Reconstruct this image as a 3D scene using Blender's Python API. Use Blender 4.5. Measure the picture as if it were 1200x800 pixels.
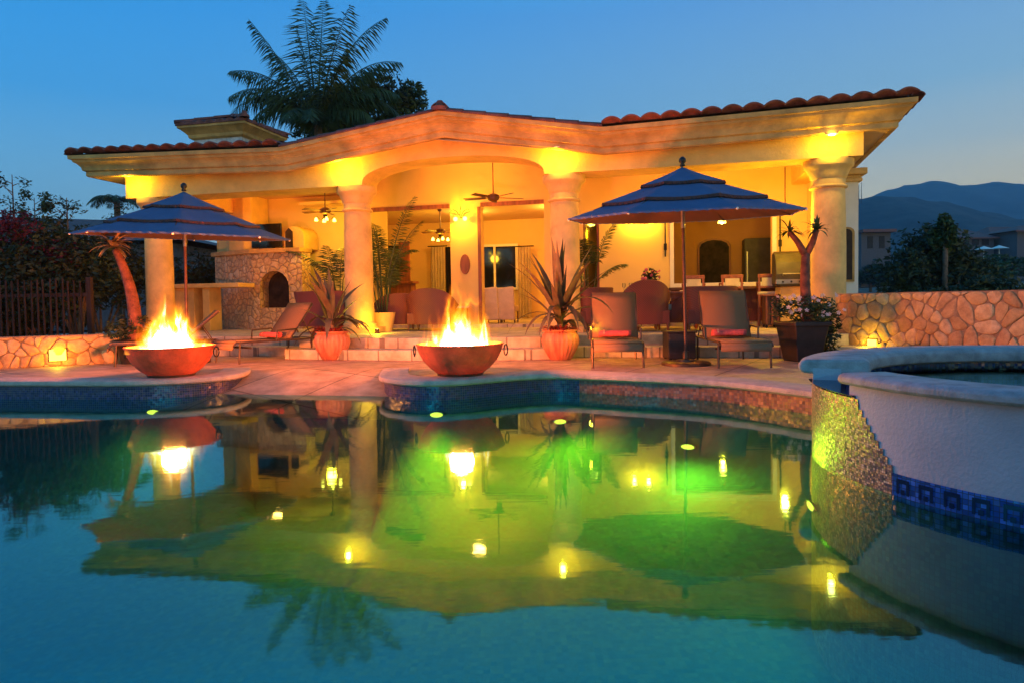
import bpy, bmesh, math, random
from mathutils import Vector, Matrix, noise
from mathutils.geometry import tessellate_polygon
PI = math.pi
rnd = random.Random(7)
scene = bpy.context.scene
for o in list(bpy.data.objects):
    bpy.data.objects.remove(o)
C = scene.collection
R = math.radians

# ------------------------------------------------------------------ camera
EYE = Vector((0, 0, .97))
PITCH, ROLL, SHIFT = R(2.1), R(.9), -.0139
cF = Vector((0, math.cos(PITCH), -math.sin(PITCH)))
cU0 = Vector((0, math.sin(PITCH), math.cos(PITCH)))
cX = Vector((1, 0, 0))
cR = cX * math.cos(ROLL) - cU0 * math.sin(ROLL)
cU = cU0 * math.cos(ROLL) + cX * math.sin(ROLL)
cam = bpy.data.cameras.new('camera')
camo = bpy.data.objects.new('camera', cam)
C.objects.link(camo)
M4 = Matrix.Identity(4)
for i in range(3):
    M4[i][0] = cR[i]; M4[i][1] = cU[i]; M4[i][2] = -cF[i]; M4[i][3] = EYE[i]
camo.matrix_world = M4
cam.sensor_width = 36; cam.lens = 24; cam.shift_y = SHIFT
cam.clip_start = .05; cam.clip_end = 20000
scene.camera = camo

# ------------------------------------------------------------------ world, sun, exposure
SUN_EL, SUN_AZ = R(2.6), R(58)       # last glow low behind the hills on the right
w = bpy.data.worlds.new('World'); scene.world = w; w.use_nodes = True
nt = w.node_tree; nt.nodes.clear()
out = nt.nodes.new('ShaderNodeOutputWorld')
bg = nt.nodes.new('ShaderNodeBackground'); bg.inputs[1].default_value = .69
sky = nt.nodes.new('ShaderNodeTexSky'); sky.sky_type = 'NISHITA'; sky.sun_disc = False
sky.sun_elevation = SUN_EL; sky.sun_rotation = SUN_AZ; sky.air_density = 1.0; sky.dust_density = 1.0; sky.ozone_density = 4.0
def wn_(t_, **k):
    n = nt.nodes.new(t_)
    for a_, b_ in k.items(): setattr(n, a_, b_)
    return n
wl = nt.links.new
wtc = wn_('ShaderNodeTexCoord'); wsp = wn_('ShaderNodeSeparateXYZ'); wl(wtc.outputs['Generated'], wsp.inputs[0])
def wramp(stops):
    r = wn_('ShaderNodeValToRGB'); e = r.color_ramp.elements; r.color_ramp.interpolation = 'EASE' if False else 'LINEAR'
    while len(e) < len(stops): e.new(.5)
    for el, (p_, c_) in zip(e, stops): el.position = p_; el.color = (*c_, 1)
    wl(wsp.outputs[2], r.inputs[0]); return r
rl = wramp([(0, (.36, .62, .62)), (.12, (.17, .44, .60)), (.26, (.035, .27, .60)), (.40, (.004, .21, .58)), (.50, (.002, .36, .80)), (.64, (.006, .16, .45)), (1, (.005, .06, .2))])
rr_ = wramp([(0, (1.5, .95, .16)), (.09, (.92, .72, .24)), (.19, (.36, .44, .41)), (.26, (.18, .34, .46)), (.38, (.10, .25, .48)), (.50, (.01, .36, .70)), (.64, (.02, .15, .38)), (1, (.01, .06, .2))])
az = wn_('ShaderNodeMapRange', interpolation_type='SMOOTHSTEP'); az.inputs[1].default_value = -.75; az.inputs[2].default_value = .75; wl(wsp.outputs[0], az.inputs[0])
gm = wn_('ShaderNodeMix', data_type='RGBA'); wl(az.outputs[0], gm.inputs[0]); wl(rl.outputs[0], gm.inputs[6]); wl(rr_.outputs[0], gm.inputs[7])
ns = wn_('ShaderNodeMix', data_type='RGBA', blend_type='MULTIPLY'); ns.inputs[0].default_value = 1; ns.inputs[7].default_value = (.30, .32, .34, 1); wl(sky.outputs[0], ns.inputs[6])
tint = wn_('ShaderNodeMix', data_type='RGBA'); tint.inputs[0].default_value = .06; wl(gm.outputs[2], tint.inputs[6]); wl(ns.outputs[2], tint.inputs[7])
nt.links.new(tint.outputs[2], bg.inputs[0]); nt.links.new(bg.outputs[0], out.inputs[0])
sl = bpy.data.lights.new('afterglow_sun', 'SUN'); sl.energy = .04; sl.angle = R(15); sl.color = (1, .8, .6)
so = bpy.data.objects.new('afterglow_sun', sl); C.objects.link(so)
so.rotation_euler = Vector((-math.sin(SUN_AZ), -math.cos(SUN_AZ), -math.tan(R(6)))).to_track_quat('-Z', 'Y').to_euler()
vs = scene.view_settings
vs.view_transform = 'Standard'; vs.look = 'None'; vs.exposure = 1.3; vs.gamma = 1; vs.use_curve_mapping = False
scene.render.engine = 'CYCLES'
cy = scene.cycles
cy.use_denoising = True
try: cy.denoiser = 'OPENIMAGEDENOISE'
except Exception: pass
cy.max_bounces = 6; cy.diffuse_bounces = 3; cy.glossy_bounces = 4; cy.transparent_max_bounces = 12; cy.transmission_bounces = 4
cy.volume_bounces = 0
cy.sample_clamp_indirect = 4
cy.caustics_reflective = False; cy.caustics_refractive = False

# ------------------------------------------------------------------ geometry of the view (used to read distances off the photograph)
def ray(px, py): return cF + cR * ((px - 600) / 800) + cU * (-(py - 400) / 800 + SHIFT * 1.5)
def AY(px, py, Y): d = ray(px, py); return EYE + d * (Y / d.y)
def AZ(px, py, z=0.0): d = ray(px, py); return EYE + d * ((z - EYE.z) / d.z)
HO = Vector((1.04, 13.7, 0)); HA = R(13.2)
HU = Vector((math.cos(HA), -math.sin(HA), 0)); HV = Vector((math.sin(HA), math.cos(HA), 0)); UZ = Vector((0, 0, 1))
def H(s, v, z=0.0): return HO + HU * s + HV * v + UZ * z
def hv(px, py, v):
    d = ray(px, py); t = (v - (EYE - HO).dot(HV)) / d.dot(HV); P = EYE + d * t
    return (P - HO).dot(HU), P.z
def hvP(px, py, v):
    s, z = hv(px, py, v); return H(s, v, z)
HM = Matrix(((HU.x, HV.x, 0, HO.x), (HU.y, HV.y, 0, HO.y), (0, 0, 1, 0), (0, 0, 0, 1)))

# ------------------------------------------------------------------ materials
def nodes(name):
    m = bpy.data.materials.new(name); m.use_nodes = True
    t = m.node_tree; t.nodes.clear()
    o = t.nodes.new('ShaderNodeOutputMaterial')
    return m, t, o
def N(t, typ, **kw):
    n = t.nodes.new(typ)
    for k, v in kw.items():
        if k[0] == 'i' and k[1:].isdigit(): n.inputs[int(k[1:])].default_value = v
        else: setattr(n, k, v)
    return n
def L(t, a, b): t.links.new(a, b)
def ramp(t, stops, interp='LINEAR'):
    r = t.nodes.new('ShaderNodeValToRGB'); r.color_ramp.interpolation = interp
    e = r.color_ramp.elements
    while len(e) < len(stops): e.new(.5)
    for el, (p, c) in zip(e, stops):
        el.position = p; el.color = (c[0], c[1], c[2], 1) if len(c) == 3 else c
    return r
def mat(name, col, rough=.7, metal=0, var=.18, scale=6, bump=.15, bscale=40, spec=.4, col2=None, coords='Object', stretch=(1, 1, 1), coat=0, transl=0):
    m, t, o = nodes(name)
    b = N(t, 'ShaderNodeBsdfPrincipled')
    b.inputs['Roughness'].default_value = rough; b.inputs['Metallic'].default_value = metal
    b.inputs['Specular IOR Level'].default_value = spec
    if coat: b.inputs['Coat Weight'].default_value = coat
    tc = N(t, 'ShaderNodeTexCoord'); mp = N(t, 'ShaderNodeMapping'); mp.inputs['Scale'].default_value = stretch
    L(t, tc.outputs[coords], mp.inputs[0])
    n = N(t, 'ShaderNodeTexNoise'); n.inputs['Scale'].default_value = scale; n.inputs['Detail'].default_value = 5; n.inputs['Roughness'].default_value = .6
    L(t, mp.outputs[0], n.inputs['Vector'])
    c2 = col2 or tuple(max(0, x * (1 - var * 2)) for x in col)
    r = ramp(t, [(.32, c2), (.66, tuple(min(1, x * (1 + var * .5)) for x in col))])
    L(t, n.outputs[0], r.inputs[0]); L(t, r.outputs[0], b.inputs['Base Color'])
    if bump:
        n2 = N(t, 'ShaderNodeTexNoise'); n2.inputs['Scale'].default_value = bscale; n2.inputs['Detail'].default_value = 4
        L(t, mp.outputs[0], n2.inputs['Vector'])
        bp = N(t, 'ShaderNodeBump'); bp.inputs['Strength'].default_value = bump; bp.inputs['Distance'].default_value = .02
        L(t, n2.outputs[0], bp.inputs['Height']); L(t, bp.outputs[0], b.inputs['Normal'])
    if transl:
        tr = N(t, 'ShaderNodeBsdfTranslucent'); L(t, r.outputs[0], tr.inputs[0])
        mx = N(t, 'ShaderNodeMixShader'); mx.inputs[0].default_value = transl
        L(t, b.outputs[0], mx.inputs[1]); L(t, tr.outputs[0], mx.inputs[2]); L(t, mx.outputs[0], o.inputs[0])
    else:
        L(t, b.outputs[0], o.inputs[0])
    return m
def emis(name, col, strength):
    m, t, o = nodes(name); e = N(t, 'ShaderNodeEmission'); e.inputs[0].default_value = (*col, 1); e.inputs[1].default_value = strength
    L(t, e.outputs[0], o.inputs[0]); return m
def glass(name, tintc=(.9, .95, .95), refl=.12):
    m, t, o = nodes(name)
    tr = N(t, 'ShaderNodeBsdfTransparent'); tr.inputs[0].default_value = (*tintc, 1)
    g = N(t, 'ShaderNodeBsdfGlossy'); g.inputs['Roughness'].default_value = .02
    f = N(t, 'ShaderNodeFresnel'); f.inputs[0].default_value = 1.5
    mx = N(t, 'ShaderNodeMixShader'); L(t, f.outputs[0], mx.inputs[0]); L(t, tr.outputs[0], mx.inputs[1]); L(t, g.outputs[0], mx.inputs[2]); L(t, mx.outputs[0], o.inputs[0])
    return m
def stone_wall(name, scale=2.6, cols=None, warp=.35, gap=.055, dist=.05, mortar=(.16, .11, .08), rand=.85):
    m, t, o = nodes(name)
    tc = N(t, 'ShaderNodeTexCoord')
    nz = N(t, 'ShaderNodeTexNoise'); nz.inputs['Scale'].default_value = 2.5; nz.inputs['Detail'].default_value = 3
    L(t, tc.outputs['Object'], nz.inputs['Vector'])
    vm = N(t, 'ShaderNodeVectorMath', operation='MULTIPLY_ADD')
    vm.inputs[1].default_value = (warp,) * 3; L(t, nz.outputs['Color'], vm.inputs[0]); L(t, tc.outputs['Object'], vm.inputs[2])
    vd = N(t, 'ShaderNodeTexVoronoi', feature='DISTANCE_TO_EDGE'); vd.inputs['Scale'].default_value = scale; vd.inputs['Randomness'].default_value = rand
    vc = N(t, 'ShaderNodeTexVoronoi', feature='F1'); vc.inputs['Scale'].default_value = scale; vc.inputs['Randomness'].default_value = rand
    L(t, vm.outputs[0], vd.inputs['Vector']); L(t, vm.outputs[0], vc.inputs['Vector'])
    sp = N(t, 'ShaderNodeSeparateColor'); L(t, vc.outputs['Color'], sp.inputs[0])
    cols = cols or [(0, (.30, .17, .10)), (.3, (.44, .27, .16)), (.55, (.52, .36, .22)), (.8, (.38, .20, .12)), (1, (.58, .46, .33))]
    cr = ramp(t, cols); L(t, sp.outputs[0], cr.inputs[0])
    n2 = N(t, 'ShaderNodeTexNoise'); n2.inputs['Scale'].default_value = 14; n2.inputs['Detail'].default_value = 8; n2.inputs['Roughness'].default_value = .7
    L(t, tc.outputs['Object'], n2.inputs['Vector'])
    nr = ramp(t, [(.3, (.55, .5, .48)), (.7, (1.15, 1.1, 1.05))]); L(t, n2.outputs[0], nr.inputs[0])
    mul = N(t, 'ShaderNodeMix', data_type='RGBA', blend_type='MULTIPLY'); mul.inputs[0].default_value = 1
    L(t, cr.outputs[0], mul.inputs[6]); L(t, nr.outputs[0], mul.inputs[7])
    er = ramp(t, [(0, (0, 0, 0)), (gap * .5, (.05, .05, .05)), (gap, (1, 1, 1))]); L(t, vd.outputs['Distance'], er.inputs[0])
    mx = N(t, 'ShaderNodeMix', data_type='RGBA'); L(t, er.outputs[0], mx.inputs[0]); mx.inputs[6].default_value = (*mortar, 1); L(t, mul.outputs[2], mx.inputs[7])
    b = N(t, 'ShaderNodeBsdfPrincipled'); b.inputs['Roughness'].default_value = .85
    L(t, mx.outputs[2], b.inputs['Base Color'])
    hr = ramp(t, [(0, (0, 0, 0)), (gap * 1.6, (.8, .8, .8)), (.25, (1, 1, 1))]); L(t, vd.outputs['Distance'], hr.inputs[0])
    ad = N(t, 'ShaderNodeMath', operation='MULTIPLY_ADD'); ad.inputs[1].default_value = .35; L(t, n2.outputs[0], ad.inputs[0]); L(t, hr.outputs[0], ad.inputs[2])
    bp = N(t, 'ShaderNodeBump'); bp.inputs['Strength'].default_value = .9; bp.inputs['Distance'].default_value = dist
    L(t, ad.outputs[0], bp.inputs['Height']); L(t, bp.outputs[0], b.inputs['Normal']); L(t, b.outputs[0], o.inputs[0])
    return m
def block_stone(name, cols):
    m, t, o = nodes(name)
    ge = N(t, 'ShaderNodeNewGeometry'); cr = ramp(t, cols); L(t, ge.outputs['Random Per Island'], cr.inputs[0])
    tc = N(t, 'ShaderNodeTexCoord'); n2 = N(t, 'ShaderNodeTexNoise'); n2.inputs['Scale'].default_value = 9; n2.inputs['Detail'].default_value = 9; n2.inputs['Roughness'].default_value = .7
    L(t, tc.outputs['Object'], n2.inputs['Vector'])
    nr = ramp(t, [(.3, (.6, .52, .48)), (.68, (1.15, 1.12, 1.08))]); L(t, n2.outputs[0], nr.inputs[0])
    mul = N(t, 'ShaderNodeMix', data_type='RGBA', blend_type='MULTIPLY'); mul.inputs[0].default_value = 1; L(t, cr.outputs[0], mul.inputs[6]); L(t, nr.outputs[0], mul.inputs[7])
    b = N(t, 'ShaderNodeBsdfPrincipled'); b.inputs['Roughness'].default_value = .85; L(t, mul.outputs[2], b.inputs['Base Color'])
    bp = N(t, 'ShaderNodeBump'); bp.inputs['Strength'].default_value = .9; bp.inputs['Distance'].default_value = .02; L(t, n2.outputs[0], bp.inputs['Height']); L(t, bp.outputs[0], b.inputs['Normal'])
    L(t, b.outputs[0], o.inputs[0]); return m
def mosaic(name, cols, size=.028, rough=.15, grout=(.12, .12, .12), spec=.5):
    m, t, o = nodes(name)
    tc = N(t, 'ShaderNodeTexCoord')
    vs_ = N(t, 'ShaderNodeVectorMath', operation='SCALE'); vs_.inputs['Scale'].default_value = 1 / size; L(t, tc.outputs['UV'], vs_.inputs[0])
    fl = N(t, 'ShaderNodeVectorMath', operation='FLOOR'); L(t, vs_.outputs[0], fl.inputs[0])
    wn = N(t, 'ShaderNodeTexWhiteNoise', noise_dimensions='2D'); L(t, fl.outputs[0], wn.inputs['Vector'])
    cr = ramp(t, cols, 'CONSTANT'); L(t, wn.outputs['Value'], cr.inputs[0])
    fr = N(t, 'ShaderNodeVectorMath', operation='FRACTION'); L(t, vs_.outputs[0], fr.inputs[0])
    sx = N(t, 'ShaderNodeSeparateXYZ'); L(t, fr.outputs[0], sx.inputs[0])
    def edge(sock):
        a = N(t, 'ShaderNodeMath', operation='SUBTRACT'); a.inputs[1].default_value = .5; L(t, sock, a.inputs[0])
        c = N(t, 'ShaderNodeMath', operation='ABSOLUTE'); L(t, a.outputs[0], c.inputs[0]); return c.outputs[0]
    mxn = N(t, 'ShaderNodeMath', operation='MAXIMUM'); L(t, edge(sx.outputs[0]), mxn.inputs[0]); L(t, edge(sx.outputs[1]), mxn.inputs[1])
    g = N(t, 'ShaderNodeMath', operation='GREATER_THAN'); g.inputs[1].default_value = .43; L(t, mxn.outputs[0], g.inputs[0])
    mx = N(t, 'ShaderNodeMix', data_type='RGBA'); L(t, g.outputs[0], mx.inputs[0]); L(t, cr.outputs[0], mx.inputs[6]); mx.inputs[7].default_value = (*grout, 1)
    b = N(t, 'ShaderNodeBsdfPrincipled'); b.inputs['Roughness'].default_value = rough; b.inputs['Specular IOR Level'].default_value = spec
    L(t, mx.outputs[2], b.inputs['Base Color'])
    # every little tile sits at its own slight tilt
    w2 = N(t, 'ShaderNodeTexWhiteNoise', noise_dimensions='2D'); L(t, fl.outputs[0], w2.inputs['Vector'])
    sc = N(t, 'ShaderNodeVectorMath', operation='MULTIPLY_ADD'); sc.inputs[1].default_value = (.22,) * 3; sc.inputs[2].default_value = (-.11,) * 3
    L(t, w2.outputs['Color'], sc.inputs[0])
    ge = N(t, 'ShaderNodeNewGeometry'); ad = N(t, 'ShaderNodeVectorMath', operation='ADD'); L(t, ge.outputs['Normal'], ad.inputs[0]); L(t, sc.outputs[0], ad.inputs[1])
    nn = N(t, 'ShaderNodeVectorMath', operation='NORMALIZE'); L(t, ad.outputs[0], nn.inputs[0]); L(t, nn.outputs[0], b.inputs['Normal'])
    L(t, b.outputs[0], o.inputs[0]); return m
def paving(name, col, size=.9):
    m, t, o = nodes(name)
    tc = N(t, 'ShaderNodeTexCoord'); mp = N(t, 'ShaderNodeMapping'); mp.inputs['Rotation'].default_value = (0, 0, R(32)); L(t, tc.outputs['Object'], mp.inputs[0])
    br = N(t, 'ShaderNodeTexBrick'); br.offset = 0
    br.inputs['Scale'].default_value = 1; br.inputs['Brick Width'].default_value = size; br.inputs['Row Height'].default_value = size; br.inputs['Mortar Size'].default_value = .013
    br.inputs['Color1'].default_value = (*col, 1); br.inputs['Color2'].default_value = (*(x * .84 for x in col), 1); br.inputs['Mortar'].default_value = (*(x * .33 for x in col), 1)
    L(t, mp.outputs[0], br.inputs[0])
    n = N(t, 'ShaderNodeTexNoise'); n.inputs['Scale'].default_value = 3; n.inputs['Detail'].default_value = 8; n.inputs['Roughness'].default_value = .65; L(t, tc.outputs['Object'], n.inputs['Vector'])
    r = ramp(t, [(.34, (.55, .52, .50)), (.66, (1.12, 1.12, 1.12))]); L(t, n.outputs[0], r.inputs[0])
    mu = N(t, 'ShaderNodeMix', data_type='RGBA', blend_type='MULTIPLY'); mu.inputs[0].default_value = 1; L(t, br.outputs[0], mu.inputs[6]); L(t, r.outputs[0], mu.inputs[7])
    b = N(t, 'ShaderNodeBsdfPrincipled'); b.inputs['Roughness'].default_value = .6; L(t, mu.outputs[2], b.inputs['Base Color'])
    n2 = N(t, 'ShaderNodeTexNoise'); n2.inputs['Scale'].default_value = 60; L(t, tc.outputs['Object'], n2.inputs['Vector'])
    bp = N(t, 'ShaderNodeBump'); bp.inputs['Strength'].default_value = .15; bp.inputs['Distance'].default_value = .01; L(t, n2.outputs[0], bp.inputs['Height']); L(t, bp.outputs[0], b.inputs['Normal'])
    L(t, b.outputs[0], o.inputs[0]); return m
def weave(name, col, sc=90, rough=.55):
    m, t, o = nodes(name)
    tc = N(t, 'ShaderNodeTexCoord')
    wv = N(t, 'ShaderNodeTexWave'); wv.wave_type = 'BANDS'; wv.bands_direction = 'Z'; wv.inputs['Scale'].default_value = sc / 6; wv.inputs['Distortion'].default_value = .5
    wx = N(t, 'ShaderNodeTexWave'); wx.wave_type = 'BANDS'; wx.bands_direction = 'DIAGONAL'; wx.inputs['Scale'].default_value = sc / 6
    L(t, tc.outputs['Object'], wv.inputs['Vector']); L(t, tc.outputs['Object'], wx.inputs['Vector'])
    mu = N(t, 'ShaderNodeMath', operation='MULTIPLY'); L(t, wv.outputs['Fac'], mu.inputs[0]); L(t, wx.outputs['Fac'], mu.inputs[1])
    r = ramp(t, [(0, tuple(x * .55 for x in col)), (.6, col)]); L(t, mu.outputs[0], r.inputs[0])
    b = N(t, 'ShaderNodeBsdfPrincipled'); b.inputs['Roughness'].default_value = rough; L(t, r.outputs[0], b.inputs['Base Color'])
    bp = N(t, 'ShaderNodeBump'); bp.inputs['Strength'].default_value = .5; bp.inputs['Distance'].default_value = .008; L(t, mu.outputs[0], bp.inputs['Height']); L(t, bp.outputs[0], b.inputs['Normal'])
    L(t, b.outputs[0], o.inputs[0]); return m

M = dict(
    plaster=mat('plaster', (.76, .50, .15), .85, var=.13, scale=1.8, bump=.45, bscale=25),
    plaster_in=mat('plaster_inside', (.76, .53, .20), .85, var=.04, scale=1, bump=.1),
    column=mat('cast_stone', (.72, .46, .16), .75, var=.13, scale=3, bump=.3, bscale=30),
    moulding=mat('moulding', (.60, .35, .11), .8, var=.2, scale=2.6, bump=.45, bscale=30),
    soffit=mat('soffit', (.74, .50, .26), .85, var=.05, scale=1.5, bump=.1),
    tile=mat('clay_tile', (.22, .07, .05), .75, var=.3, scale=5, bump=.4, bscale=30),
    floor=paving('travertine', (.62, .52, .38), .6),
    deck=paving('deck_stone', (.56, .38, .24), 1.2),
    coping=mat('coping_stone', (.50, .42, .34), .7, var=.14, scale=7, bump=.5, bscale=60),
    spa_coping=mat('spa_coping_stone', (.34, .35, .36), .7, var=.2, scale=9, bump=.3, bscale=70),
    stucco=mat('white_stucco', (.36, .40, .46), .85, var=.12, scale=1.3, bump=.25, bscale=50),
    stone=stone_wall('field_stone', 3.3, cols=[(0, (.40, .19, .10)), (.3, (.55, .30, .16)), (.55, (.62, .40, .24)), (.8, (.48, .23, .12)), (1, (.66, .48, .32))], gap=.04, mortar=(.24, .12, .07), warp=.5, rand=1, dist=.08),
    stone_fire=stone_wall('fireplace_stone', 5.6, cols=[(0, (.55, .36, .18)), (.35, (.70, .50, .26)), (.7, (.62, .42, .22)), (1, (.75, .60, .38))], mortar=(.42, .29, .17), gap=.045, dist=.04, warp=.2),
    wood=mat('dark_wood', (.12, .045, .025), .45, var=.3, scale=8, bump=.1, stretch=(1, 1, .15)),
    redwood=mat('red_wood', (.30, .09, .05), .5, var=.25, scale=9, bump=.1, stretch=(1, 1, .2)),
    picket=mat('weathered_picket', (.035, .018, .014), .85, var=.35, scale=7, bump=.4, stretch=(3, 3, .4)),
    wicker=weave('wicker', (.20, .045, .03)),
    sling=weave('sling_fabric', (.38, .21, .10), 260, .8),
    bronze=mat('bronze_frame', (.13, .08, .05), .4, .6, bump=0),
    iron=mat('wrought_iron', (.03, .022, .018), .5, .4, bump=.1),
    steel=mat('stainless', (.35, .33, .30), .35, .9, bump=0, var=.1),
    blocks=block_stone('stone_block', [(0, (.46, .25, .10)), (.25, (.70, .44, .18)), (.45, (.72, .50, .24)), (.65, (.52, .27, .12)), (.85, (.66, .44, .20)), (1, (.74, .56, .34))]),
    mortar=mat('mortar', (.38, .24, .13), .95, var=.2, scale=8, bump=.6, bscale=60),
    spadark=mosaic('deep_spa_tile', [(0, (.012, .07, .06)), (.4, (.015, .085, .07)), (.7, (.01, .055, .05))], .03, .6, (.008, .045, .04), .2),
    gunmetal=mat('gunmetal', (.055, .045, .04), .55, .3, bump=0),
    polewood=mat('pole_wood', (.10, .035, .022), .45, var=.3, bump=0),
    bowl=mat('fired_clay', (.62, .14, .05), .6, var=.22, scale=4, bump=.35, bscale=25, transl=.10),
    pot=mat('glazed_pot', (.48, .19, .11), .5, var=.3, scale=7, bump=.2, col2=(.32, .08, .05), stretch=(1, 1, .25)),
    darkpot=mat('dark_pot', (.035, .022, .02), .5, bump=.1),
    canopy=mat('umbrella_canvas', (.11, .165, .31), .85, var=.06, scale=3, bump=.15, bscale=120, transl=.25),
    trim=mat('umbrella_trim', (.10, .035, .03), .85, bump=.2),
    towel=mat('pink_towel', (.78, .13, .12), .95, var=.12, scale=25, bump=.6, bscale=180),
    towel2=mat('towel_edge', (.85, .35, .2), .95, var=.1, scale=25, bump=.6, bscale=180),
    cushion=mat('cream_cushion', (.66, .52, .36), .9, var=.08, bump=.2, bscale=80),
    curtain=mat('curtain_linen', (.68, .56, .38), .9, var=.08, scale=4, bump=.1, transl=.3),
    leaf=mat('leaf', (.045, .085, .025), .55, var=.4, scale=4, bump=0, transl=.2),
    leafd=mat('dark_leaf', (.028, .05, .02), .6, var=.4, scale=3, bump=0, transl=.15),
    agave=mat('strap_leaf', (.10, .095, .045), .5, var=.4, scale=5, bump=0, col2=(.08, .04, .035), transl=.15),
    paleleaf=mat('pale_leaf', (.36, .27, .14), .6, var=.3, scale=5, bump=0, transl=.2),
    lining=mat('umbrella_lining', (.14, .08, .065), .9, var=.06, scale=3, bump=.1, bscale=120, transl=.1),
    kitchen=mat('kitchen_plaster', (.42, .20, .09), .85, var=.08, scale=1, bump=.1),
    palm=mat('palm_leaf', (.055, .09, .028), .5, var=.3, scale=3, bump=0, transl=.2),
    bark=mat('bark', (.16, .10, .065), .9, var=.3, scale=9, bump=.8, bscale=22),
    redbark=mat('succulent_bark', (.24, .08, .05), .8, var=.3, scale=9, bump=.8, bscale=40),
    magenta=mat('bougainvillea', (.10, .01, .03), .7, var=.3, bump=0, transl=.3),
    redflower=mat('red_bloom', (.45, .04, .04), .6, var=.3, bump=0, transl=.2),
    whiteflower=mat('white_bloom', (.75, .6, .6), .7, var=.1, bump=0, transl=.2),
    soil=mat('soil', (.05, .03, .02), .95),
    black=mat('black', (.012, .010, .010), .35, bump=0),
    soot=mat('sooty_firebrick', (.035, .018, .012), .9, var=.4),
    tvglass=mat('screen_glass', (.006, .006, .008), .08, bump=0, spec=.6),
    night=mat('unlit_room', (.05, .035, .03), .9, bump=0),
    earth=mat('dry_earth', (.11, .09, .06), .95, var=.3, scale=.15, bump=.5, bscale=2),
    far_hill=mat('hill_scrub', (.045, .06, .05), .95, var=.42, scale=.02, bump=1, bscale=.05),
    near_hill=mat('hill_scrub_near', (.035, .045, .035), .95, var=.45, scale=.05, bump=1, bscale=.1),
    farwall=mat('far_house_wall', (.13, .11, .12), .85),
    farroof=mat('far_house_roof', (.22, .10, .09), .85),
    roofl=mat('neighbour_roof_tile', (.20, .10, .09), .8, var=.25, scale=3, stretch=(4, 1, 1)),
    white=mat('white_paint', (.78, .74, .66), .5, var=.03, bump=0),
    bluetile=mosaic('blue_waterline_tile', [(0, (.007, .015, .075)), (.3, (.01, .022, .11)), (.6, (.008, .012, .055)), (.85, (.018, .028, .15))], .03, .32, (.10, .10, .12)),
    redtile=mosaic('amber_waterline_tile', [(0, (.20, .075, .04)), (.3, (.26, .10, .055)), (.6, (.15, .055, .035)), (.85, (.30, .13, .07))], .035, .35, (.16, .09, .07)),
    spamos=mosaic('spillway_mosaic', [(0, (.10, .08, .09)), (.22, (.32, .20, .13)), (.42, (.055, .05, .07)), (.6, (.45, .32, .22)), (.78, (.16, .12, .14)), (.9, (.6, .48, .34))], .0145, .3, (.03, .03, .03)),
    spablue=mosaic('spa_blue_tile', [(0, (.012, .05, .26)), (.3, (.02, .08, .38)), (.6, (.015, .04, .2)), (.85, (.04, .12, .5))], .03, .12, (.02, .03, .08)),
    basin=mosaic('pool_mosaic', [(0, (.040, .12, .155)), (.3, (.043, .13, .165)), (.6, (.037, .115, .145)), (.85, (.046, .135, .17))], .05, .95, (.04, .12, .155), .05),
    chimw=mat('tower_plaster', (.62, .60, .58), .85),
    petal=mat('pink_bloom', (.6, .12, .15), .7, bump=0),
    glassclear=glass('clear_glass'),
    window=glass('window_glass', (.75, .8, .8)),
    lampglass=emis('lamp_glass', (1, .62, .06), 5),
    lamp=emis('lamp_lens', (1, .72, .16), 14),
    lampsoft=emis('lamp_panel', (1, .62, .05), 2.6),
    poollamp=emis('pool_lamp_lens', (.9, 1, .08), 1.1),
)
HAZE = True

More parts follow.
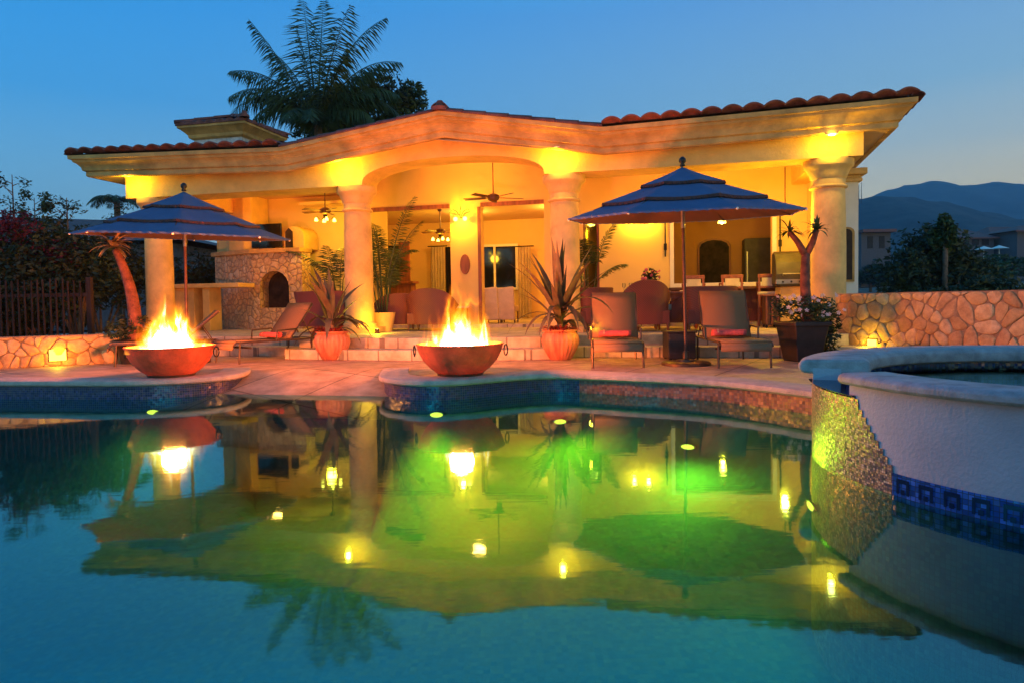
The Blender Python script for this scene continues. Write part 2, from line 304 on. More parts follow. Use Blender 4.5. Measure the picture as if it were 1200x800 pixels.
# ------------------------------------------------------------------ mesh builder
class MB:
    def __init__(s): s.v = []; s.f = []; s.uv = None
    def add(s, vs, fs):
        n = len(s.v); s.v += [Vector(x) for x in vs]; s.f += [tuple(i + n for i in f) for f in fs]; return s
    def box(s, c, size, rz=0, m=None, taper=1):
        x, y, z = (q / 2 for q in size); T = m or (Matrix.Translation(c) @ Matrix.Rotation(rz, 4, 'Z'))
        if m: T = m @ Matrix.Translation(c)
        k = taper
        vs = [(-x*k, -y*k, -z), (x*k, -y*k, -z), (x*k, y*k, -z), (-x*k, y*k, -z), (-x, -y, z), (x, -y, z), (x, y, z), (-x, y, z)]
        return s.add([T @ Vector(p) for p in vs], [(0, 3, 2, 1), (4, 5, 6, 7), (0, 1, 5, 4), (1, 2, 6, 5), (2, 3, 7, 6), (3, 0, 4, 7)])
    def hbox(s, s0, s1, v0, v1, z0, z1):
        return s.box(((s0 + s1) / 2, (v0 + v1) / 2, (z0 + z1) / 2), (abs(s1 - s0), abs(v1 - v0), abs(z1 - z0)), m=HM)
    def lathe(s, prof, c=(0, 0, 0), seg=24, a0=0, a1=2 * PI, scale=(1, 1)):
        c = Vector(c); full = abs(a1 - a0 - 2 * PI) < 1e-6; n = seg if full else seg + 1
        vs = []
        for r_, z in prof:
            for k in range(n):
                a = a0 + (a1 - a0) * k / seg
                vs.append(c + Vector((r_ * math.cos(a) * scale[0], r_ * math.sin(a) * scale[1], z)))
        fs = []
        for i in range(len(prof) - 1):
            for k in range(seg):
                k2 = (k + 1) % n
                fs.append((i * n + k, i * n + k2, (i + 1) * n + k2, (i + 1) * n + k))
        return s.add(vs, fs)
    def tube(s, pts, rad, seg=8, cap=True):
        pts = [Vector(p) for p in pts]; n = len(pts)
        if not isinstance(rad, (list, tuple)): rad = [rad] * n
        vs = []; ref = None
        for i, p in enumerate(pts):
            d = (pts[min(i + 1, n - 1)] - pts[max(i - 1, 0)]).normalized()
            if ref is None or abs(ref.dot(d)) > .98: ref = Vector((0, 0, 1)) if abs(d.z) < .9 else Vector((1, 0, 0))
            x = d.cross(ref).normalized(); y = d.cross(x).normalized(); ref = x.cross(d) * -1 if False else ref
            for k in range(seg):
                a = 2 * PI * k / seg; vs.append(p + (x * math.cos(a) + y * math.sin(a)) * rad[i])
        fs = [(i * seg + k, i * seg + (k + 1) % seg, (i + 1) * seg + (k + 1) % seg, (i + 1) * seg + k) for i in range(n - 1) for k in range(seg)]
        if cap: fs += [tuple(range(seg))[::-1], tuple(range((n - 1) * seg, n * seg))]
        return s.add(vs, fs)
    def prism(s, poly, z0, z1, T=None):
        n = len(poly); T = T or Matrix.Identity(4)
        vs = [T @ Vector((p[0], p[1], z0)) for p in poly] + [T @ Vector((p[0], p[1], z1)) for p in poly]
        fs = [(i, (i + 1) % n, n + (i + 1) % n, n + i) for i in range(n)]
        tri = tessellate_polygon([[Vector((p[0], p[1], 0)) for p in poly]])
        for a, b, c in tri: fs += [(n + a, n + b, n + c), (c, b, a)]
        return s.add(vs, fs)
    def wallprism(s, poly, v0, v1):
        """poly in (s, z); extruded along v in the house frame"""
        T = HM @ Matrix(((1, 0, 0, 0), (0, 0, 1, 0), (0, 1, 0, 0), (0, 0, 0, 1)))
        return s.prism(poly, v0, v1, T)
    def sphere(s, c, r_, seg=12, rings=8, sc=(1, 1, 1)):
        prof = [(r_ * math.sin(PI * i / rings), -r_ * math.cos(PI * i / rings)) for i in range(rings + 1)]
        n0 = len(s.v); s.lathe(prof, (0, 0, 0), seg)
        for i in range(n0, len(s.v)):
            p = s.v[i]; s.v[i] = Vector(c) + Vector((p.x * sc[0], p.y * sc[1], p.z * sc[2]))
        return s
    def blade(s, base, d, length, width, droop=.6, n=6, fold=.25, up=None):
        """one strap leaf: starts along d, bends down by droop"""
        p = Vector(base); d = Vector(d).normalized(); vs = []; fs = []
        side = d.cross(UZ)
        side = side.normalized() if side.length > .05 else Vector((1, 0, 0))
        for i in range(n + 1):
            t = i / n; wd = width * (.55 + 1.3 * t * (1 - t) * 1.6) * (1 - t ** 3) * .5 + .001
            nrm = side.cross(d).normalized()
            vs += [p - side * wd + nrm * wd * fold, p, p + side * wd + nrm * wd * fold]
            p = p + d * (length / n); d = (d + Vector((0, 0, -droop / n * (1 + t)))).normalized()
        for i in range(n):
            a = i * 3; fs += [(a, a + 1, a + 4, a + 3), (a + 1, a + 2, a + 5, a + 4)]
        return s.add(vs, fs)
    def frond(s, base, d, length, width, droop=1.0, n=22, leaf=.03, hang=.5, seed=0):
        """pinnate palm leaf: curved rachis, two rows of leaflets"""
        rr = random.Random(seed); p = Vector(base); d = Vector(d).normalized(); pts = [p.copy()]
        side = d.cross(UZ); side = side.normalized() if side.length > .05 else Vector((1, 0, 0))
        dirs = []
        for i in range(n):
            dirs.append(d.copy()); p = p + d * (length / n); pts.append(p.copy()); d = (d + Vector((0, 0, -droop / n * (.6 + i / n)))).normalized()
        s.tube(pts, [max(.004, .022 * length / 2 * (1 - i / (n + 1))) for i in range(n + 1)], 5)
        for i in range(2, n):
            t = i / n; wl = width * math.sin(PI * min(1, .12 + t * .88)) ** .6
            for k in (-1, 1):
                for q in (0, .5):
                    b = pts[i] + dirs[i] * (length / n * q)
                    dd = (side * k + dirs[i] * (.35 + t * .6) + Vector((0, 0, -hang * rr.uniform(.6, 1.4))) + Vector((rr.uniform(-.1, .1),) * 3)).normalized()
                    e = b + dd * wl * rr.uniform(.8, 1.1) + Vector((0, 0, -hang * wl * .25)); mid = (b + e) / 2 + Vector((0, 0, wl * .06))
                    ax = dirs[i] * leaf * .5
                    s.add([b - ax * .5, b + ax * .5, mid + ax, mid - ax, e], [(0, 1, 2, 3), (3, 2, 4)])
        return s
    def leaves(s, c, rad, n, size, seed=0, shell=.5, keep=None):
        """n leaf-sized faces spread through an ellipsoid, with clumps"""
        rr = random.Random(seed); c = Vector(c); vs = []; fs = []
        k = 0; tries = 0
        while k < n and tries < n * 8:
            tries += 1
            u = Vector((rr.gauss(0, 1), rr.gauss(0, 1), rr.gauss(0, 1))).normalized() * (rr.random() ** shell)
            q = Vector((u.x * rad[0], u.y * rad[1], u.z * rad[2])) + c
            nz = noise.noise(q * (2.2 / max(rad)) * 1.6 + Vector((seed, 0, 0)))
            if nz < -.08 + .25 * (u.length - .6): continue
            if keep and not keep(q): continue
            a = Vector((rr.gauss(0, 1), rr.gauss(0, 1), rr.gauss(0, .6))).normalized(); b = a.orthogonal().normalized()
            b = (Matrix.Rotation(rr.random() * 6.3, 3, a) @ b); sz = size * rr.uniform(.6, 1.3)
            i = len(vs); vs += [q - a * sz, q + b * sz * .38, q + a * sz, q - b * sz * .38]; fs.append((i, i + 1, i + 2, i + 3)); k += 1
        return s.add(vs, fs)
    def uvbox(s): s.uv = 'auto'; return s
    def build(s, name, m, parent=None, smooth=False, bevel=0, label=None, cat=None, group=None, kind=None):
        me = bpy.data.meshes.new(name)
        vs = s.v
        if parent is not None:
            r0 = parent
            while r0.parent is not None: r0 = r0.parent
            if not r0.get('_local'):
                I = r0.matrix_basis.inverted(); vs = [I @ p for p in vs]
        me.from_pydata([tuple(p) for p in vs], [], s.f)
        bm = bmesh.new(); bm.from_mesh(me); bmesh.ops.recalc_face_normals(bm, faces=bm.faces)
        if name in ('pool_water', 'spa_water', 'pool_deck', 'beach_entry_ramp') and sum(f.normal.z for f in bm.faces) < 0: bmesh.ops.reverse_faces(bm, faces=bm.faces)
        bm.to_mesh(me); bm.free()
        me.materials.append(M[m] if isinstance(m, str) else m)
        if smooth:
            me.polygons.foreach_set('use_smooth', [True] * len(me.polygons))
            if smooth is not True:
                me.set_sharp_from_angle(angle=R(smooth))
        if s.uv:
            ul = me.uv_layers.new(name='uv')
            if callable(s.uv):
                for lp in me.loops: ul.data[lp.index].uv = s.uv(me.vertices[lp.vertex_index].co)
        o = bpy.data.objects.new(name, me); C.objects.link(o)
        if parent is not None: o.parent = parent
        if bevel:
            b = o.modifiers.new('bevel', 'BEVEL'); b.width = bevel; b.segments = 2; b.limit_method = 'ANGLE'; b.angle_limit = R(40)
        return tag(o, label, cat, group, kind)
def tag(o, label=None, cat=None, group=None, kind=None):
    if label: o['label'] = label
    if cat: o['category'] = cat
    if group: o['group'] = group
    if kind: o['kind'] = kind
    return o
def thing(name, loc, label, cat, group=None, rz=0, local=False):
    o = bpy.data.objects.new(name, None); o.empty_display_size = .2; C.objects.link(o)
    o.location = loc; o.rotation_euler = (0, 0, rz)
    bpy_m = Matrix.Translation(Vector(loc)) @ Matrix.Rotation(rz, 4, 'Z')
    o.matrix_basis = bpy_m
    if local: o['_local'] = 1
    return tag(o, label, cat, group)
def copy_tree(o, parent=None):
    c = o.copy(); C.objects.link(c); c.parent = parent
    if parent is None:
        for k in ('label', 'group'):
            pass
    for ch in list(o.children): copy_tree(ch, c)
    return c
def place(o, loc, rz, label, group=None):
    o.location = loc; o.rotation_euler = (0, 0, rz); o['label'] = label
    if group: o['group'] = group
    return o
def lamp(name, loc, energy, col, radius=.05, spot=None, direction=None, parent=None, blend=.8):
    l = bpy.data.lights.new(name, 'SPOT' if spot else 'POINT'); l.energy = energy * (1 if name in ('fire_glow', 'pool_glow') else LK); l.color = col; l.shadow_soft_size = radius
    o = bpy.data.objects.new(name, l); C.objects.link(o)
    if spot: l.spot_size = R(spot); l.spot_blend = blend
    o.location = loc
    if direction is not None: o.rotation_euler = Vector(direction).to_track_quat('-Z', 'Y').to_euler()
    if parent is not None:
        I = parent.matrix_basis.inverted() if not parent.get('_local') else Matrix.Identity(4)
        o.matrix_basis = I @ (Matrix.Translation(Vector(loc)) @ o.rotation_euler.to_matrix().to_4x4()); o.parent = parent
    return o
WARM = (1, .46, .07); AMBER = (1, .33, .05); YEL = (1, .60, .02); FIRE = (1, .195, .03)
LK = .56

def smooth_path(pts, n=8, closed=False):
    """Catmull-Rom through pts"""
    pts = [Vector(p) for p in pts]; out = []
    N_ = len(pts)
    for i in range(N_ if closed else N_ - 1):
        p0 = pts[(i - 1) % N_] if (closed or i > 0) else pts[i]; p1 = pts[i]; p2 = pts[(i + 1) % N_]; p3 = pts[(i + 2) % N_] if (closed or i + 2 < N_) else p2
        for k in range(n):
            t = k / n; out.append(.5 * ((2 * p1) + (p2 - p0) * t + (2 * p0 - 5 * p1 + 4 * p2 - p3) * t * t + (3 * p1 - p0 - 3 * p2 + p3) * t ** 3))
    if not closed: out.append(pts[-1])
    return out
def sweep(mb, path, prof, closed=False, side=1, capends=True):
    """sweep (offset, z) profile along a path; offset to the left of travel times side; path z is added"""
    n = len(path); m = len(prof); vs = []
    for i, p in enumerate(path):
        a = path[(i - 1) % n] if (closed or i > 0) else None; b = path[(i + 1) % n] if (closed or i < n - 1) else None
        d1 = ((p - a).to_2d().normalized() if a is not None else None); d2 = ((b - p).to_2d().normalized() if b is not None else None)
        if d1 is None: d1 = d2
        if d2 is None: d2 = d1
        n1 = Vector((-d1.y, d1.x)); n2 = Vector((-d2.y, d2.x)); nm = (n1 + n2)
        nm = nm.normalized() if nm.length > 1e-4 else n1
        k = 1 / max(.45, nm.dot(n1))
        for o_, z in prof: vs.append(Vector((p.x + nm.x * o_ * k * side, p.y + nm.y * o_ * k * side, p.z + z)))
    fs = []
    for i in range(n if closed else n - 1):
        j = (i + 1) % n
        for q in range(m):
            q2 = (q + 1) % m
            fs.append((i * m + q, j * m + q, j * m + q2, i * m + q2))
    if not closed and capends:
        fs += [tuple(range(m)), tuple(range((n - 1) * m, n * m))[::-1]]
    return mb.add(vs, fs)

# ------------------------------------------------------------------ ground, pool, deck
WZ = -.23
SPA_C = Vector((4.15, 4.63, 0)); SPA_R = 1.93
plat1 = smooth_path([(-14, 9.9, 0), (-10, 9.55, 0), (-7, 9.25, 0), (-5.3, 9.0, 0), (-4.5, 9.1, 0), (-4.02, 9.5, 0), (-3.98, 10.0, 0), (-4.15, 10.6, 0)], 8)
plat2 = smooth_path([(-1.85, 10.1, 0), (-1.78, 9.5, 0), (-1.66, 8.95, 0), (-1.35, 8.6, 0), (-.93, 8.45, 0), (-.5, 8.6, 0), (-.05, 8.9, 0), (.5, 9.08, 0), (1.0, 8.88, 0), (1.5, 8.58, 0), (1.95, 8.33, 0), (2.5, 7.88, 0), (3.06, 7.0, 0), (3.35, 6.3, 0), (3.5, 5.7, 0)], 8)
outline = plat1 + plat2 + [Vector((3.7, 5.3, 0)), Vector((4.6, 4.2, 0)), Vector((6.2, 3.2, 0)), Vector((9, 2.2, 0)), Vector((9, .9, 0)), Vector((-14, .9, 0))]
hole = [Vector((p.x, p.y, 0)) for p in outline]
rect = [Vector(p) for p in ((-16, -6, 0), (12, -6, 0), (12, 16, 0), (-16, 16, 0))]
allp = rect + hole
mb = MB(); tri = tessellate_polygon([rect, hole])
mb.add(allp, [t for t in tri]); mb.build('pool_deck', 'deck', kind='structure')
# ramp: the deck dips gently into the water between the two platforms
mb = MB(); rp = []
for j in range(9):
    t = j / 8; y0, z = 10.75 - t * 1.9, .004 - .42 * t ** 1.3
    for i in range(9): 
        x = -4.7 + 3.3 * i / 8; rp.append(Vector((x, 10.64 - .217 * (x + 4.15) - t * 1.9, z)))
mb.add(rp, [(j * 9 + i, j * 9 + i + 1, (j + 1) * 9 + i + 1, (j + 1) * 9 + i) for j in range(8) for i in range(8)])
mb.build('beach_entry_ramp', 'deck', kind='structure')
# basin
mb = MB(); n = len(hole); zb = -1.55
mb.add([p + UZ * -.01 for p in hole] + [p + UZ * zb for p in hole], [(i, (i + 1) % n, n + (i + 1) % n, n + i) for i in range(n)])
def arc_uv_factory(path, z0=0):
    return None
def band(name, path, z0, z1, m, off=0, parent=None, closed=False, **kw):
    """vertical strip with running-length UVs"""
    me = bpy.data.meshes.new(name); vs = []; us = []; d = 0
    pts = path + ([path[0]] if closed else [])
    for i, p in enumerate(pts):
        if i: d += (p - pts[i - 1]).length
        a = pts[max(i - 1, 0)]; b = pts[min(i + 1, len(pts) - 1)]; t = (b - a).normalized(); nn = Vector((t.y, -t.x, 0)) * off
        vs += [(p.x + nn.x, p.y + nn.y, z0), (p.x + nn.x, p.y + nn.y, z1)]; us += [(d, z0 + 5), (d, z1 + 5)]
    if parent is not None:
        I = parent.matrix_basis.inverted(); vs = [tuple(I @ Vector(q)) for q in vs]
    fs = [(2 * i, 2 * i + 2, 2 * i + 3, 2 * i + 1) for i in range(len(pts) - 1)]
    me.from_pydata(vs, [], fs); ul = me.uv_layers.new(name='uv')
    for lp in me.loops: ul.data[lp.index].uv = us[lp.vertex_index]
    me.materials.append(M[m]); me.polygons.foreach_set('use_smooth', [True] * len(fs))
    o = bpy.data.objects.new(name, me); C.objects.link(o)
    if parent is not None: o.parent = parent
    return tag(o, **kw)
POOL_C = Vector((-1.5, 4.5, 0)); rings = [(0, -.004), (0, -.75), (.012, -.95), (.035, -1.15), (.075, -1.35), (.14, -1.52), (.24, -1.64), (.4, -1.72), (.7, -1.75), (1, -1.75)]
vs = [tuple(p.lerp(POOL_C, t_) + UZ * z) for t_, z in rings[:-1] for p in hole] + [(POOL_C.x, POOL_C.y, -1.75)]
n = len(hole); nr = len(rings) - 1
fs = [(j * n + i, j * n + (i + 1) % n, (j + 1) * n + (i + 1) % n, (j + 1) * n + i) for j in range(nr - 1) for i in range(n)] + [((nr - 1) * n + i, (nr - 1) * n + (i + 1) % n, nr * n) for i in range(n)]
me = bpy.data.meshes.new('pool_basin'); me.from_pydata(vs, [], fs); ul = me.uv_layers.new(name='uv')
for lp in me.loops: ul.data[lp.index].uv = (me.vertices[lp.vertex_index].co.x, me.vertices[lp.vertex_index].co.y * .9 + me.vertices[lp.vertex_index].co.z * .7)
me.polygons.foreach_set('use_smooth', [True] * len(fs)); me.materials.append(M['basin']); o = bpy.data.objects.new('pool_basin', me); C.objects.link(o); tag(o, kind='structure')
k = int(len(plat2) * .55)
band('waterline_tile', plat1, -.36, -.045, 'bluetile', off=.006, kind='structure')
band('waterline_tile', plat2[:k + 1], -.36, -.045, 'bluetile', off=.006, kind='structure')
band('waterline_tile', plat2[k:], -.36, -.045, 'redtile', off=.006, kind='structure')
cop = [(-.05, -.055), (-.075, -.035), (-.08, -.01), (-.07, .015), (-.045, .028), (.32, .03), (.32, .002), (0, .002), (0, -.05)]
# rounded edge stones
mb = MB(); sweep(mb, plat1, cop); mb.build('pool_coping', 'coping', smooth=40, kind='structure')
mb = MB(); sweep(mb, plat2, cop); mb.build('pool_coping', 'coping', smooth=40, kind='structure')
# water
m, t, o = nodes('pool_water')
tr = N(t, 'ShaderNodeBsdfTransparent'); tr.inputs[0].default_value = (.62, .92, .80, 1)
g = N(t, 'ShaderNodeBsdfGlossy'); g.inputs['Roughness'].default_value = .035; g.inputs['Color'].default_value = (.56, 1, 1, 1)
f = N(t, 'ShaderNodeFresnel'); f.inputs[0].default_value = 2.0
tc = N(t, 'ShaderNodeTexCoord'); mp = N(t, 'ShaderNodeMapping'); mp.inputs['Scale'].default_value = (1.0, 1.6, 1); L(t, tc.outputs['Object'], mp.inputs[0])
n1 = N(t, 'ShaderNodeTexNoise'); n1.inputs['Scale'].default_value = 2.2; n1.inputs['Detail'].default_value = 2; L(t, mp.outputs[0], n1.inputs['Vector'])
n2 = N(t, 'ShaderNodeTexNoise'); n2.inputs['Scale'].default_value = 22; n2.inputs['Detail'].default_value = 2; L(t, mp.outputs[0], n2.inputs['Vector'])
ma = N(t, 'ShaderNodeMath', operation='MULTIPLY_ADD'); ma.inputs[1].default_value = .045; L(t, n2.outputs[0], ma.inputs[0]); L(t, n1.outputs[0], ma.inputs[2])
bp = N(t, 'ShaderNodeBump'); bp.inputs['Strength'].default_value = .03; bp.inputs['Distance'].default_value = .03; L(t, ma.outputs[0], bp.inputs['Height'])
mp2 = N(t, 'ShaderNodeMapping'); mp2.inputs['Scale'].default_value = (2.2, 20, 1); L(t, tc.outputs['Object'], mp2.inputs[0])
n3 = N(t, 'ShaderNodeTexNoise'); n3.inputs['Scale'].default_value = 1; n3.inputs['Detail'].default_value = 3; L(t, mp2.outputs[0], n3.inputs['Vector'])
bp0 = bp; bp = N(t, 'ShaderNodeBump'); bp.inputs['Strength'].default_value = 1; bp.inputs['Distance'].default_value = .00018; L(t, n3.outputs[0], bp.inputs['Height']); L(t, bp0.outputs[0], bp.inputs['Normal'])
L(t, bp.outputs[0], g.inputs['Normal']); L(t, bp.outputs[0], f.inputs['Normal'])
mx = N(t, 'ShaderNodeMixShader'); L(t, f.outputs[0], mx.inputs[0]); L(t, tr.outputs[0], mx.inputs[1]); L(t, g.outputs[0], mx.inputs[2]); L(t, mx.outputs[0], o.inputs[0])
M['water'] = m
mb = MB(); mb.add([p + UZ * WZ for p in hole], [x for x in tessellate_polygon([hole])]); mb.build('pool_water', 'water', kind='structure')

# underwater lamps
def pool_lamp(p, d, power, label, dist=.3, col=(.6, 1, .08), spot=178, tilt=-1.5):
    p = Vector(p); d = Vector(d).normalized()
    e = thing('pool_lamp', p, label, 'pool light', 'underwater lamps')
    q = d.to_track_quat('Z', 'Y').to_matrix().to_4x4(); T = Matrix.Translation(p) @ q @ Matrix.Diagonal((1.3, .5, 1, 1))
    a = MB().lathe([(.0, 0), (.06, 0), (.075, .01), (.075, .02), (.065, .024), (.06, .02)], seg=20); a.v = [T @ x for x in a.v]; a.build('lamp_rim', 'steel', e, smooth=40)
    a = MB().lathe([(0, .022), (.06, .02)], seg=20); a.v = [T @ x for x in a.v]; a.build('lens', 'poollamp', e)
    lamp('pool_glow', p + d * .35, power, col, .15, spot=spot, direction=d + Vector((0, 0, tilt)), parent=e, blend=.35)
PG = (.62, 1, .05)
pool_lamp((-4.75, 8.97, -.40), (0, -1, 0), 16, 'round underwater lamp in the wall below the left fire bowl', col=PG)
pool_lamp((-.95, 8.40, -.40), (0, -1, 0), 92, 'round underwater lamp in the wall below the middle fire bowl', col=(.95, 1, .0))
pool_lamp((.62, 9.03, -.62), (0, -1, 0), 50, 'added round underwater lamp evening out the pool glow between the red pot and the left facing lounger', col=(.95, 1, .0))  # extra lamp, added to spread the green glow evenly along this wall
pool_lamp((2.1, 8.18, -.8), (-.5, -1, 0), 46, 'round underwater lamp in the curved wall below the big parasol', col=(.7, 1, .02))
pool_lamp((2.25, 5.1, -.6), (-1, .1, 0), 10, 'round underwater lamp low on the round spa wall', col=(.04, 1, .22), tilt=-.5)
pool_lamp((-3.6, .93, -.8), (-.25, 1, 0), 260, 'added unseen underwater lamp in the near pool wall, turning the foreground water blue', col=(.0, .6, 1), tilt=-.35)  # added lamp out of view, brightens and blues the foreground water

# ------------------------------------------------------------------ spa
spa = thing('spa', SPA_C, 'round raised white stucco spa with grey stone coping and mosaic spillway at the pool edge', 'spa')
SZ = .36
def circ(r_, a0, a1, n=64, z=0): return [SPA_C + Vector((math.cos(R(a0 + (a1 - a0) * i / n)) * r_, math.sin(R(a0 + (a1 - a0) * i / n)) * r_, z)) for i in range(n + 1)]
A_F, A_B = 184, 159        # ends of the front and the rear coping (degrees)
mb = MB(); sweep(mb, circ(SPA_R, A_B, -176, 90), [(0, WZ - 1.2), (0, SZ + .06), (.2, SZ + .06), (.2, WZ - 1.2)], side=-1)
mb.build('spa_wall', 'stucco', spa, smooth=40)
# spillway sector: lower mosaic drum
mb = MB()
o = band('spillway_mosaic', circ(SPA_R + .006, A_B - 2, A_F + 3, 24), WZ - .6, SZ - .05, 'spamos', parent=spa)
mb = MB(); sweep(mb, circ(SPA_R, A_B - 2, A_F + 2, 24), [(.0, SZ - .05), (.03, SZ - .03), (-.18, SZ - .03), (-.18, WZ - 1)], side=-1); mb.build('spillway_sill', 'spablue', spa, smooth=40)
# stair-stepped mosaic going down along the stucco
me_pts = []; vs = []; fs = []; us = []
def stair(a_from, a_to, zt0, zt1, steps, zb_, mname, pname, off):
    vs = []; fs = []; us = []
    for i in range(steps):
        a = a_from + (a_to - a_from) * i / steps; b = a_from + (a_to - a_from) * (i + 1) / steps; zt = zt0 + (zt1 - zt0) * (i + .5) / steps
        q = len(vs)
        for aa in (a, (a + b) / 2, b):
            for z in (zb_, zt):
                vs.append((math.cos(R(aa)) * (SPA_R + off), math.sin(R(aa)) * (SPA_R + off), z)); us.append((R(aa) * SPA_R + 20, z + 5))
        fs += [(q, q + 2, q + 3, q + 1), (q + 2, q + 4, q + 5, q + 3)]
    me = bpy.data.meshes.new(pname); me.from_pydata(vs, [], fs); ul = me.uv_layers.new(name='uv')
    for lp in me.loops: ul.data[lp.index].uv = us[lp.vertex_index]
    me.materials.append(M[mname]); o = bpy.data.objects.new(pname, me); C.objects.link(o); o.parent = spa
stair(A_F + 1, A_F + 12, SZ - .01, WZ + .16, 10, WZ - .3, 'spamos', 'stepped_mosaic', .007)
stair(A_F + 11, A_F + 125, WZ + .135, WZ + .135, 40, WZ - .3, 'spablue', 'waterline_band', .006)
band('spa_base', circ(SPA_R + .009, A_B - 30, A_F + 125, 90), -1.9, WZ - .03, 'spadark', parent=spa)
# dark square motif in the band
vs = []; fs = []
for i in range(22):
    a = A_F + 13 + i * 4.4
    for (a0, a1, z0, z1) in ((0, 2.6, .085, .11), (0, .5, .02, .085), (2.1, 2.6, .02, .085), (.9, 1.7, .02, .05)):
        q = len(vs)
        for aa, z in ((a0, z0), (a1, z0), (a1, z1), (a0, z1)): vs.append(SPA_C + Vector((math.cos(R(a + aa)) * (SPA_R + .011), math.sin(R(a + aa)) * (SPA_R + .011), WZ + z)))
        fs.append((q, q + 1, q + 2, q + 3))
MB().add(vs, fs).build('key_pattern', mat('navy_tile', (.006, .008, .05), .15, bump=0), spa)
scop = [(-.05, SZ + .04), (-.08, SZ + .05), (-.09, SZ + .075), (-.08, SZ + .1), (-.05, SZ + .114), (.24, SZ + .115), (.27, SZ + .1), (.28, SZ + .06), (.26, SZ + .02)]
mb = MB(); sweep(mb, circ(SPA_R, A_F, 345, 90), scop, side=1); mb.build('front_coping', 'spa_coping', spa, smooth=45, bevel=.02)
scop2 = [(-.06, SZ + .02), (-.10, SZ + .04), (-.105, SZ + .08), (-.085, SZ + .112), (-.05, SZ + .126), (.36, SZ + .13), (.40, SZ + .11), (.41, SZ + .06), (.39, SZ + .0)]
mb = MB(); sweep(mb, circ(SPA_R, A_B, -15, 70), scop2, side=-1); mb.build('rear_coping', 'spa_coping', spa, smooth=45, bevel=.02)
band('inner_tile', circ(SPA_R - .24, 0, 360, 90), SZ - 1.0, SZ + .02, 'spablue', parent=spa)
mb = MB(); mb.prism([(p.x, p.y) for p in circ(SPA_R - .24, 0, 355, 70)], SZ - 1.0, SZ - .98); mb.build('spa_floor', 'basin', spa)
mb = MB(); mb.add([p + UZ * (SZ - .045) for p in circ(SPA_R - .1, 0, 355, 70)], [tuple(range(71))]); mb.build('spa_water', 'water', kind='structure')

# ------------------------------------------------------------------ garden ground and far land
mb = MB(); mb.add([(-60, 16, -.05), (60, 16, -.05), (-60, -6.2, -.05), (-16, -6.2, -.05), (-16, 16, -.05), (-60, 60, 0), (12, 60, -.3), (12, 16, -.05), (-16, -6.2, -.05), (12, -6.2, -.05), (60, -30, -.05), (-60, -30, -.05)],
   [(0, 4, 3, 2), (0, 7, 6, 5), (2, 3, 9, 10, 11)]); mb.build('garden_ground', 'earth', kind='structure')
def terrain(name, m, x0, x1, y0, y1, nx, ny, hf):
    vs = [(x0 + (x1 - x0) * i / nx, y0 + (y1 - y0) * j / ny, hf(x0 + (x1 - x0) * i / nx, y0 + (y1 - y0) * j / ny)) for j in range(ny + 1) for i in range(nx + 1)]
    fs = [(j * (nx + 1) + i, j * (nx + 1) + i + 1, (j + 1) * (nx + 1) + i + 1, (j + 1) * (nx + 1) + i) for j in range(ny) for i in range(nx)]
    mb = MB().add(vs, fs); return mb.build(name, m, smooth=True, kind='structure')
def fb(x, y, s, o=4): return noise.fractal(Vector((x / s, y / s, 3.3)), 1.0, 2.0, o)
terrain('valley', 'earth', -900, 1500, 12.5, 900, 90, 60, lambda x, y: -1.2 - 3.5 * min(1, max(0, (y - 12) / 60)) + .5 * fb(x, y, 60) + max(0, (y - 90) / 810) * 50 + (-20 if x < 9.2 and y < 30 else 0) + (4.0 if x < 5 and y > 30 else 0) * min(1, (y - 30) / 20))
def px_ridge(pts, D):
    P = [AY(a, b, D) for a, b in pts]
    def f(x):
        if x <= P[0].x: return P[0].z
        for a, b in zip(P, P[1:]):
            if x <= b.x:
                t = (x - a.x) / (b.x - a.x); t = t * t * (3 - 2 * t); return a.z * (1 - t) + b.z * t
        return P[-1].z
    return f
rf = px_ridge([(-700, 300), (300, 330), (900, 262), (1000, 235), (1040, 223), (1060, 218), (1085, 213), (1100, 214), (1115, 219), (1140, 217), (1160, 213), (1200, 216), (1300, 222), (1500, 235), (1900, 260)], 2600)
def mtn(x, y, D, W, rf, rough, s):
    t = abs(y - D) / W
    return -30 + (rf(x) + 30) * max(0, 1 - t) ** .8 + rough * fb(x, y, s, 6) * min(1, max(.15, t * 3)) 
terrain('far_mountains', 'far_hill', -3500, 5200, 1500, 3300, 420, 44, lambda x, y: mtn(x, y, 2580, 1100, rf, 26, 300) + 7 * fb(x, y, 70, 3))
rn = px_ridge([(-700, 345), (700, 330), (950, 250), (1000, 232), (1030, 229), (1065, 231), (1100, 236), (1150, 248), (1200, 262), (1300, 288), (1500, 300)], 1200)
terrain('near_hill', 'near_hill', -1300, 2600, 700, 1500, 420, 34, lambda x, y: mtn(x, y, 1200, 520, rn, 9, 120) + 2.2 * fb(x, y, 35, 3))

# ------------------------------------------------------------------ villa
villa = thing('villa', H(0, 0), 'cream plastered open villa with columns, arched veranda and clay tile roof above the terrace', 'house')
TZ = .36; IZ = .44          # terrace and room floor heights
def top(mb, *a, **k): return mb.build(*a, parent=villa, **k)
